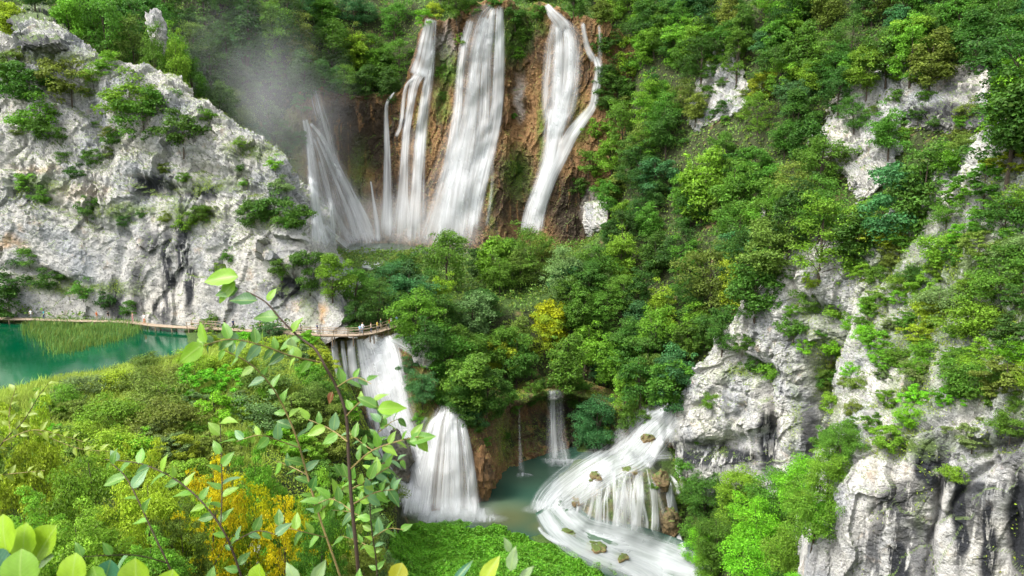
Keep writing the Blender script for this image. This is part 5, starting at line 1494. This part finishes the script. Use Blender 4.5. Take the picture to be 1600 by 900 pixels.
for k, (px, py, rx, rz, lab) in enumerate([(884, 838, 15, 6, 'low mossy rock at the left turn of the rapids'), (926, 858, 18, 6, 'long mossy rock splitting the rapids below the mound'), (962, 872, 16, 5, 'mossy rock in the rapids near the bottom edge'), (1012, 692, 11, 9, 'tan rock poking out of the upper cascade'),
                                              (932, 750, 12, 8, 'mossy rock where the cascade turns left off the mound'), (904, 788, 10, 10, 'small mossy rock at the left foot of the mound'), (1032, 762, 13, 16, 'ochre rock at the upper right of the mound'), (1048, 695, 9, 8, 'small mossy rock beside the cascade under the crag'), (985, 738, 14, 6, 'flat mossy rock on top of the mound'),
                                              (1045, 830, 16, 24, 'ochre rock rib beside the side trickle')]):
    boulder(px, py, rx, rz, lab, 40 + k, M_DOME, name='mossy_rock')

# ------------------------------------------------------------------ foreground saplings on the rim
def fore_leaf_material(name, base, under, vein):
    m, nt, out = newmat(name)
    N = NT(nt)
    oi = N.n('ObjectInfo')
    geo = N.n('NewGeometry')
    uv = N.n('UVMap', uv_map='UVMap')
    sp = N.n('SeparateXYZ', {'Vector': (uv, 0)})
    au = N.math('ABSOLUTE', (sp, 0))
    mid = N.ramp(au, [(0.0, (1, 1, 1)), (0.09, (0, 0, 0))])
    w = N.math('SINE', N.math('MULTIPLY', N.math('SUBTRACT', (sp, 1), N.math('MULTIPLY', au, .28)), 62.0))
    side = N.ramp(w, [(0.86, (0, 0, 0)), (1.0, (1, 1, 1))])
    vn = N.math('MAXIMUM', mid, N.math('MULTIPLY', side, .45), True)
    n1 = N.n('TexNoise', {'Vector': (uv, 0), 'Scale': 3.0, 'Detail': 4.0})
    k = N.math('ADD', N.math('MULTIPLY', n1, .5), .75)
    c = N.mix(1.0, N.mix((geo, 'Backfacing'), (oi, 'Color'), under) and (oi, 'Color'), k, 'MULTIPLY')
    c2 = N.mix(N.math('MULTIPLY', vn, .5), (c, 2), vein)
    c3 = N.mix(N.math('MULTIPLY', (geo, 'Backfacing'), .55), (c2, 2), under)
    bp = N.n('Bump', {'Strength': .25, 'Distance': .002, 'Height': vn})
    bs = N.n('BsdfPrincipled', {'Base Color': (c3, 2), 'Roughness': .42, 'Specular IOR Level': .45, 'Normal': bp})
    tr = N.n('BsdfTranslucent', {'Color': (c2, 2)})
    mx = N.n('MixShader', {0: .42, 1: bs, 2: tr})
    nt.links.new(mx.outputs[0], out.inputs[0])
    return m
M_FLEAF = fore_leaf_material('sapling_leaf', None, (0.22, 0.32, 0.16), (0.3, 0.42, 0.1))
M_STEM = plain_material('sapling_bark', (0.045, 0.028, 0.018), .7, .3, .4, 60)
M_TWIG = plain_material('green_twig', (0.20, 0.15, 0.055), .6, .3, .25, 40)

def leaf_mesh(name, seed, shape='ovate'):
    """unit-long leaf along +Y, face up +Z"""
    r = np.random.default_rng(seed)
    n, m = 11, 5
    t = np.linspace(0, 1, n)
    if shape == 'ovate':
        w = .30 * np.sin(np.pi * t ** .78) ** .85 * (1 - .25 * t)
    elif shape == 'lance':
        w = .15 * np.sin(np.pi * t ** .85) ** .9
    else:
        w = .42 * np.sin(np.pi * np.clip(t ** 1.25, 0, 1)) ** .55
    w[0] = w[-1] = .012
    u = np.linspace(-1, 1, m)
    V = np.zeros((n, m, 3))
    fold, droop = r.uniform(.12, .4), r.uniform(.06, .34)
    V[..., 0] = w[:, None] * u[None] * (1 + .05 * np.sin(t * 40)[:, None])
    V[..., 1] = t[:, None]
    V[..., 2] = np.abs(u)[None] * w[:, None] * fold - droop * (t ** 2)[:, None] + .02 * np.sin(t * 9 + seed)[:, None] * u[None]
    uv = np.stack([np.repeat(u[None], n, 0) * w[:, None] * 2.5, np.repeat(t[:, None], m, 1)], -1)
    return mesh_np(name, V.reshape(-1, 3), gridfaces(n, m), [M_FLEAF], smooth=True, uv=uv.reshape(-1, 2))
OVATE = [leaf_mesh('leaf', 10 + i) for i in range(5)]
ROUND = [leaf_mesh('leaf', 30 + i, 'round') for i in range(3)]
LANCE = [leaf_mesh('leaf', 40 + i, 'lance') for i in range(2)]
RIGHT, UPV, FWD = np.array([1, 0, 0.]), np.array([0, SP, CP]), np.array([0, CP, -SP])
frng = random.Random(21)
LCOL = [((.08, .20, .025), 3), ((.12, .28, .028), 5), ((.20, .36, .035), 4), ((.12, .25, .10), 3), ((.05, .15, .03), 2)]
def leaf_at(parent, base, ang, length, meshes, col=None, tilt=None, depth=0.0, roll=0.0):
    """leaf from a 3-D base point; ang is its direction as seen (0 right, 90 up), tilt turns its face from the camera to the sky"""
    a = math.radians(ang)
    d = RIGHT * math.cos(a) + UPV * math.sin(a) + FWD * depth
    d /= np.linalg.norm(d)
    tl = frng.uniform(.25, 1.0) if tilt is None else tilt
    nrm = -FWD * (1 - tl) + np.array([0, 0, 1.0]) * tl + RIGHT * (frng.uniform(-.4, .4) + roll)
    x = np.cross(d, nrm)
    x /= np.linalg.norm(x)
    nz = np.cross(x, d)
    M = Matrix(((x[0] * length, d[0] * length, nz[0] * length, base[0]), (x[1] * length, d[1] * length, nz[1] * length, base[1]), (x[2] * length, d[2] * length, nz[2] * length, base[2]), (0, 0, 0, 1)))
    o = link('leaf', meshes[frng.randrange(len(meshes))], parent)
    o.matrix_local = M
    c = col or frng.choices([k for k, w in LCOL], [w for k, w in LCOL])[0]
    j = frng.uniform(.8, 1.2)
    o.color = (c[0] * j, c[1] * j, c[2] * j, 1)
    return o
def sapling(label, stems, extra=(), gap=22, llen=(34, 56), meshes=None, col=None, mat=None):
    """stems: (name, [(px, py, Y)...], width px start, width px end, first leaf fraction)"""
    root = link('sapling', None, label=label, cat='sapling')
    for nm, pts, w0, w1, f0 in stems:
        C = cr1(np.array(pts, float), max(14, len(pts) * 6))
        P = np.array([at(a, b, Y=y) for a, b, y in C])
        if nm == 'stem':
            g = zat(P[0, 0], P[0, 1])
            low = np.array([P[0, 0], P[0, 1], min(g, P[0, 2]) - .1])
            P = np.concatenate([[low], P])
            C = np.concatenate([C[:1], C])
        wd = np.linspace(w0, w1, len(P)) * C[:, 2] / F_PX * .36
        v, fq = tube(P, wd, 7)
        st = link(nm, mesh_np(nm, v, fq, [mat or (M_STEM if nm == 'stem' else M_TWIG)], smooth=True), root)
        L = np.concatenate([[0], np.cumsum(np.hypot(np.diff(C[:, 0]), np.diff(C[:, 1])))])
        if f0 >= 1:
            continue
        s_, side = L[-1] * f0 + frng.uniform(0, gap), 1
        while s_ <= L[-1]:
            i = min(int(np.searchsorted(L, s_)), len(C) - 1)
            tx, ty = C[i, 0] - C[max(i - 2, 0), 0], C[i, 1] - C[max(i - 2, 0), 1]
            a = math.degrees(math.atan2(-ty, tx)) + side * frng.uniform(35, 75)
            b = ((a + 180) % 360) - 180
            ln = frng.uniform(*llen) * C[i, 2] / F_PX
            leaf_at(st, P[min(i, len(P) - 1)], b, ln, meshes or OVATE, col, depth=frng.uniform(-.5, .5))
            side = -side
            s_ += gap * frng.uniform(.7, 1.3)
    for px, py, y, ang, ln, c, tl in extra:
        leaf_at(root, at(px, py, Y=y), ang, ln * y / F_PX, meshes or OVATE, c, tl)
    return root
LG, MGc, PG, DG = (.17, .33, .02), (.09, .22, .025), (.2, .3, .12), (.04, .12, .03)
sapling('tall leafy sapling with a dark curved stem before the broad lower fall',
        [('stem', [(563, 940, 2.0), (557, 860, 2.0), (550, 790, 2.02), (545, 720, 2.05), (541, 650, 2.08), (526, 605, 2.1), (508, 572, 2.1), (492, 545, 2.12), (468, 527, 2.14), (440, 500, 2.15), (415, 472, 2.17), (385, 455, 2.2)], 10, 3, 1.0),
         ('twig', [(500, 566, 2.1), (455, 556, 2.0), (410, 540, 1.95), (360, 530, 1.9), (318, 540, 1.88)], 4, 2, .05),
         ('twig', [(541, 650, 2.08), (570, 625, 2.0), (596, 640, 1.96)], 4, 2, .15),
         ('twig', [(546, 735, 2.05), (580, 705, 1.98), (620, 690, 1.95), (655, 682, 1.92)], 4, 2, .1),
         ('twig', [(548, 765, 2.05), (575, 750, 2.1), (610, 728, 2.15)], 4, 2, .1),
         ('twig', [(543, 690, 2.05), (515, 670, 2.1), (480, 655, 2.12)], 4, 2, .1),
         ('twig', [(548, 790, 2.03), (585, 770, 2.1), (615, 765, 2.1)], 4, 2, .1),
         ('twig', [(526, 605, 2.1), (555, 590, 2.05), (580, 600, 2.0)], 3, 2, .1),
         ('twig', [(551, 800, 2.02), (520, 780, 2.1), (490, 790, 2.1)], 3, 2, .1)],
        extra=[(372, 432, 2.2, 185, 58, LG, .35), (368, 440, 2.2, 222, 46, LG, .2), (372, 452, 2.2, 190, 40, MGc, .3), (402, 470, 2.18, 176, 46, DG, .5), (436, 496, 2.16, 172, 44, MGc, .5), (418, 470, 2.18, 60, 24, LG, .3), (456, 520, 2.14, 60, 30, LG, .4), (470, 530, 2.14, 200, 40, MGc, .6), (640, 690, 1.92, 15, 44, MGc, .5), (590, 640, 1.96, 8, 46, LG, .4), (588, 636, 1.96, 150, 36, MGc, .5), (455, 528, 2.1, 280, 34, PG, .4), (318, 538, 1.88, 215, 54, LG, .3), (322, 535, 1.88, 110, 34, LG, .3), (520, 612, 2.1, 250, 22, (.16, .05, .02), .3)], gap=10, llen=(16, 33))
sapling('bushy young shoot with small pale leaves at the foot of the dark curved stem',
        [('stem', [(590, 945, 2.3), (588, 880, 2.3), (580, 820, 2.3), (578, 760, 2.3), (585, 700, 2.3), (598, 650, 2.3)], 4, 1.5, .15)] +
        [('twig', [(x0, y0, 2.3), (x0 + dx * .5, y0 - 14, 2.3 + dy * .5), (x0 + dx, y0 - 22 + dd, 2.3 + dy)], 2.5, 1.2, .05) for x0, y0, dx, dy, dd in
         [(586, 860, -50, .1, 0), (584, 840, 46, -.1, 10), (580, 815, -60, .2, 4), (579, 790, 44, .1, -6), (578, 765, -46, -.1, 0), (581, 735, 50, .15, 6), (584, 705, -40, .1, -8), (592, 675, 34, 0, 0)]],
        gap=9, llen=(14, 28))
sapling('slender pale-stemmed sapling leaning left, just left of the dark curved stem',
        [('stem', [(545, 945, 2.4), (528, 890, 2.4), (500, 810, 2.42), (478, 735, 2.45), (462, 680, 2.45), (440, 630, 2.45), (420, 598, 2.4), (390, 568, 2.35), (352, 548, 2.3)], 6, 2.5, .28),
         ('twig', [(468, 700, 2.45), (440, 690, 2.4), (405, 680, 2.3), (370, 690, 2.3)], 3, 1.6, .1),
         ('twig', [(480, 742, 2.45), (452, 728, 2.5), (430, 720, 2.5)], 3, 1.6, .1),
         ('twig', [(498, 800, 2.42), (530, 770, 2.5), (550, 745, 2.5)], 3, 1.6, .1),
         ('twig', [(510, 840, 2.4), (470, 830, 2.3), (430, 820, 2.3)], 3, 1.6, .1)], gap=13, llen=(17, 33), mat=M_TWIG)
sapling('arching brown twig with paired pale leaves bending left across the yellow bushes',
        [('stem', [(388, 945, 1.8), (372, 885, 1.8), (352, 835, 1.8), (325, 795, 1.82), (295, 765, 1.85), (262, 742, 1.87), (218, 724, 1.9), (165, 718, 1.92)], 6, 2, .12),
         ('twig', [(345, 820, 1.8), (347, 760, 1.85), (345, 690, 1.9), (344, 655, 1.9)], 3.5, 1.6, .1),
         ('twig', [(360, 850, 1.8), (400, 830, 1.75), (430, 835, 1.7)], 3, 1.6, .1)], gap=15, llen=(18, 34), mat=M_STEM)
sapling('thin brown shoot with few leaves left of the arching twig',
        [('stem', [(290, 945, 1.6), (262, 880, 1.6), (238, 830, 1.62), (215, 780, 1.65), (196, 745, 1.68), (172, 722, 1.7)], 5, 2, .45),
         ('twig', [(262, 880, 1.6), (215, 868, 1.55), (165, 868, 1.5), (110, 872, 1.45)], 3, 1.6, .3)], gap=22, llen=(22, 40), mat=M_STEM)
sapling('sparse twiggy shoots with tiny yellow-green leaves at the left edge',
        [('stem', [(-30, 745, 4.5), (5, 690, 4.5), (35, 660, 4.5), (60, 620, 4.5), (75, 600, 4.5)], 3, 1, .2), ('twig', [(5, 690, 4.5), (50, 672, 4.4), (95, 680, 4.4), (130, 690, 4.4)], 2, 1, .1), ('twig', [(15, 680, 4.5), (15, 640, 4.6), (25, 605, 4.6)], 2, 1, .1), ('twig', [(60, 676, 4.4), (120, 700, 4.4), (170, 705, 4.4)], 2, 1, .1), ('twig', [(-30, 745, 4.5), (20, 740, 4.4), (70, 735, 4.4)], 2, 1, .1)], gap=9, llen=(9, 18), col=(.2, .28, .02))
# smoke bush with big round leaves right under the lens
SB = link('smoke_bush', None, label='bush with big round glossy yellow-green leaves in the bottom left corner', cat='bush')
def broad(parent, px, py, y, ang, ln, c, tl, meshes=ROUND):
    a = math.radians(ang)
    b = at(px - math.cos(a) * ln * .5, py + math.sin(a) * ln * .5, Y=y)
    return leaf_at(parent, b, ang, ln * y / F_PX, meshes, c, tl)
YG, BG = (.22, .36, .012), (.05, .17, .09)
for px, py, y, ang, ln, c, tl in [(34, 848, 1.3, 97, 66, YG, .15), (72, 846, 1.32, 62, 66, YG, .2), (2, 836, 1.28, 108, 70, YG, .2), (30, 893, 1.15, 95, 76, (.16, .31, .02), .35), (112, 893, 1.2, 92, 62, YG, .3), (168, 893, 1.25, 75, 44, BG, .4), (70, 876, 1.3, 50, 32, PG, .7), (212, 900, 1.2, 95, 66, YG, .3), (-8, 880, 1.25, 120, 60, BG, .5), (150, 905, 1.2, 120, 50, (.15, .3, .03), .5), (265, 915, 1.2, 80, 60, YG, .4)]:
    broad(SB, px, py, y, ang, ln, c, tl)
stm = []
for x0 in (40, 110, 200):
    stm.append(tube([at(x0 - 40, 1300, Y=1.25), at(x0 - 10, 1050, Y=1.25), at(x0, 905, Y=1.25)], [.007, .005, .003], 6))
v, fq = join(stm)
link('stem', mesh_np('stem', v, fq, [M_STEM], smooth=True), SB)
SB2 = link('young_shoots', None, label='few broad yellow-green leaf tips poking up along the bottom centre edge', cat='shoots')
for px, py, y, ang, ln, c, tl, ms in [(405, 900, 1.4, 95, 46, YG, .3, ROUND), (330, 900, 1.4, 80, 36, (.12, .25, .05), .5, OVATE), (622, 897, 1.3, 70, 40, (.33, .33, .01), .3, ROUND), (722, 893, 1.3, 55, 50, BG, .25, LANCE), (768, 888, 1.2, 62, 54, (.26, .34, .02), .3, OVATE), (800, 872, 1.0, 85, 40, PG, .4, OVATE), (792, 850, 1.0, 110, 26, PG, .4, OVATE), (822, 895, 1.0, 60, 34, PG, .5, OVATE), (560, 905, 1.3, 90, 34, MGc, .4, OVATE), (455, 895, 1.3, 120, 40, PG, .4, OVATE), (500, 890, 1.3, 60, 40, PG, .5, OVATE)]:
    broad(SB2, px, py, y, ang, ln, c, tl, ms)
stm = []
for x0, yy in ((405, 1.4), (330, 1.4), (622, 1.3), (722, 1.3), (768, 1.2), (800, 1.0), (560, 1.3), (478, 1.3)):
    stm.append(tube([at(x0 - 8, 1350, Y=yy), at(x0 + 6, 1060, Y=yy), at(x0, 905, Y=yy)], [.005, .004, .002], 5))
v, fq = join(stm)
link('stem', mesh_np('stem', v, fq, [M_TWIG], smooth=True), SB2)

# ------------------------------------------------------------------ spray drifting off the high falls
def mist(name, px, py, Y, rx, ry, rz, dens, label, seed):
    m, nt, out = newmat('spray_' + str(seed))
    N = NT(nt)
    tc = N.n('TexCoord')
    ln = N.n('VectorMath', {0: (tc, 'Object')}, operation='LENGTH')
    fall_ = N.math('POWER', N.math('SUBTRACT', 1.0, (ln, 'Value'), True), 1.3)
    nz = N.n('TexNoise', {'Vector': (tc, 'Object'), 'Scale': 2.2, 'Detail': 3.0})
    dn = N.math('MULTIPLY', N.math('MULTIPLY', fall_, N.ramp(nz, [(.32, (0, 0, 0)), (.66, (1, 1, 1))])), dens)
    pv = N.n('VolumePrincipled', {'Color': (.95, .97, 1, 1), 'Density': dn, 'Anisotropy': .2})
    nt.links.new(pv.outputs[0], out.inputs[1])
    th_, ph_ = np.meshgrid(np.linspace(0, 2 * np.pi, 33)[:-1], np.linspace(.02, np.pi - .02, 18))
    V = np.stack([np.sin(ph_) * np.cos(th_), np.sin(ph_) * np.sin(th_), np.cos(ph_)], -1)
    a_ = np.arange(18 * 32).reshape(18, 32)
    b_ = np.roll(a_, -1, 1)
    Fq = np.stack([a_[:-1], b_[:-1], b_[1:], a_[1:]], -1).reshape(-1, 4)
    V = np.concatenate([V.reshape(-1, 3), [[0, 0, 1.0], [0, 0, -1.0]]])
    F3 = np.concatenate([Fq[:, [0, 2, 1]], Fq[:, [0, 3, 2]], np.stack([np.full(32, 576), a_[0], b_[0]], -1), np.stack([np.full(32, 577), b_[-1], a_[-1]], -1)])
    o = link(name, mesh_np(name, V, F3, [m], smooth=True), kind='stuff', label=label)
    o.location = at(px, py, Y=Y)
    o.scale = (rx, ry, rz)
    return o
mist('mist', 590, 350, 200, 34, 9, 13, .08, 'white spray at the foot of the high falls', 1)
mist('mist', 395, 200, 186, 28, 11, 34, .05, 'thin spray drifting up left of the high falls', 2)
mist('mist', 450, 330, 196, 16, 9, 20, .06, 'spray behind the right end of the left cliff', 3)
mist('mist', 690, 800, 106, 10, 4, 3.6, .26, 'spray at the foot of the bell-shaped waterfall', 4)

# ------------------------------------------------------------------ labels of trees and shrubs: look, place, and order among neighbours of the same look
WHERE = [(100, 20, 'on the hill above the left cliff'), (230, 70, 'behind the crest of the left cliff'), (330, 130, 'on the slope left of the drifting spray'), (420, 60, 'along the top edge left of the high falls'), (540, 50, 'above the dark hollow of the high wall'), (530, 128, 'on the brow over the far left fall'), (690, 5, 'at the lip by the twin waterfall'), (805, 20, 'at the lip between the two broad high falls'), (905, 10, 'at the lip over the bent chute'),
         (985, 60, 'right of the slender end waterfall'), (945, 210, 'along the right edge of the high wall'), (690, 140, 'on the rock beside the twin waterfall'), (808, 230, 'on the wall between the two broad falls'), (1060, 60, 'at the top left of the reddish ledges'), (1220, 50, 'at the top edge right of the reddish ledges'), (1400, 40, 'above the upper right outcrops'), (1560, 50, 'in the top right corner'), (1050, 180, 'below the reddish ledges'), (1210, 170, 'between reddish ledges and sloping outcrop'),
         (1020, 310, 'near the foot of the right slope'), (1140, 300, 'in the middle of the right slope'), (1260, 280, 'under the sloping outcrop'), (1390, 250, 'between the outcrops and the buttress'), (1110, 420, 'in the ravine left of the limestone crest'), (1230, 360, 'just behind the limestone crest'), (1040, 530, 'above the top of the right cascade'), (950, 450, 'in the wood right of the golden tree'), (860, 470, 'in the centre of the wood'), (770, 400, 'in front of the widest high fall'), (670, 430, 'in the wood below the misty pool'),
         (710, 540, 'above the bell-shaped waterfall'), (580, 450, 'between the left cliff and the wood'), (890, 600, 'over the dark hollow behind the pool'), (480, 420, 'on the shoulder of the left cliff'), (1110, 840, 'beside the rapids at the bottom'), (1220, 800, 'below the slabs at the lower right'), (60, 120, 'high on the left cliff, left part'), (230, 170, 'high on the left cliff, right part'), (120, 290, 'on the middle ledge of the left cliff'), (320, 340, 'on the right middle ledge of the left cliff'), (430, 320, 'on the mossy right end of the left cliff'),
         (30, 450, 'low on the left cliff beside the path'), (180, 470, 'on the slanting ledge above the boardwalk'), (350, 440, 'in a cleft low on the left cliff'), (1180, 560, 'on the ledge above the cascade outcrop'), (1280, 480, 'on the upper part of the limestone crest'), (1290, 600, 'in the gully between crest and buttress'), (1110, 630, 'on the outcrop beside the cascade'), (1400, 350, 'at the top left of the buttress slope'), (1540, 280, 'at the top of the buttress slope'), (1450, 450, 'in the middle of the buttress slope'), (1570, 450, 'at the right edge of the buttress slope'),
         (1400, 560, 'on the left shoulder of the buttress'), (1530, 590, 'above the stained face of the buttress'), (1390, 670, 'on the brow of the near buttress'), (1530, 690, 'on the stained face of the buttress'), (650, 610, 'between the two lower falls'), (750, 640, 'right of the bell-shaped waterfall top'), (930, 660, 'right of the dark hollow by the pool'), (1010, 640, 'left of the upper cascade'), (1080, 760, 'right of the mossy mound'), (640, 530, 'beside the rapids under the boardwalk end'),
         (130, 620, 'among the reeds on the near shore'), (310, 600, 'in the middle of the lake bank'), (420, 530, 'on the lake bank just below the boardwalk'), (180, 690, 'on the lower left of the lake bank'), (430, 650, 'on the bank left of the saplings'), (520, 600, 'on the bank at the broad fall'), (580, 740, 'on the gorge edge left of the lower falls'), (60, 740, 'below the rim at the left edge'), (130, 850, 'behind the big round leaves'), (350, 770, 'behind the arching twig'), (500, 790, 'behind the dark curved stem'), (600, 840, 'at the near edge of the gorge')]
bucket = {}
for o, qx, qy, rp, colour, noun in PLANTS:
    k = min(range(len(WHERE)), key=lambda i: (WHERE[i][0] - qx) ** 2 + (WHERE[i][1] - qy) ** 2)
    big = 'large' if rp > (42 if noun != 'shrub' else 34) else ('small' if rp < (27 if noun != 'shrub' else 16) else '')
    bucket.setdefault((k, noun, big, colour), []).append((qx, qy, o))
ORD = ['leftmost', 'second from left', 'third from left', 'fourth from left', 'fifth from left', 'sixth from left', 'seventh from left', 'eighth from left']
for (k, noun, big, colour), lst in bucket.items():
    lst.sort(key=lambda q: q[0])
    for i, (qx, qy, o) in enumerate(lst):
        lab = (big + ' ' if big else '') + colour + ' ' + noun + ' ' + WHERE[k][2]
        if len(lst) > 1:
            lab += ', ' + ('rightmost' if i == len(lst) - 1 else ORD[min(i, 7)])
        o['label'] = lab
        o['category'] = 'shrub' if noun == 'shrub' else 'tree'
        o['group'] = {'tree': 'trees of the canyon woods', 'conifer': 'conifers above the left cliff', 'shrub': 'shrubs on rocks and banks'}[noun]
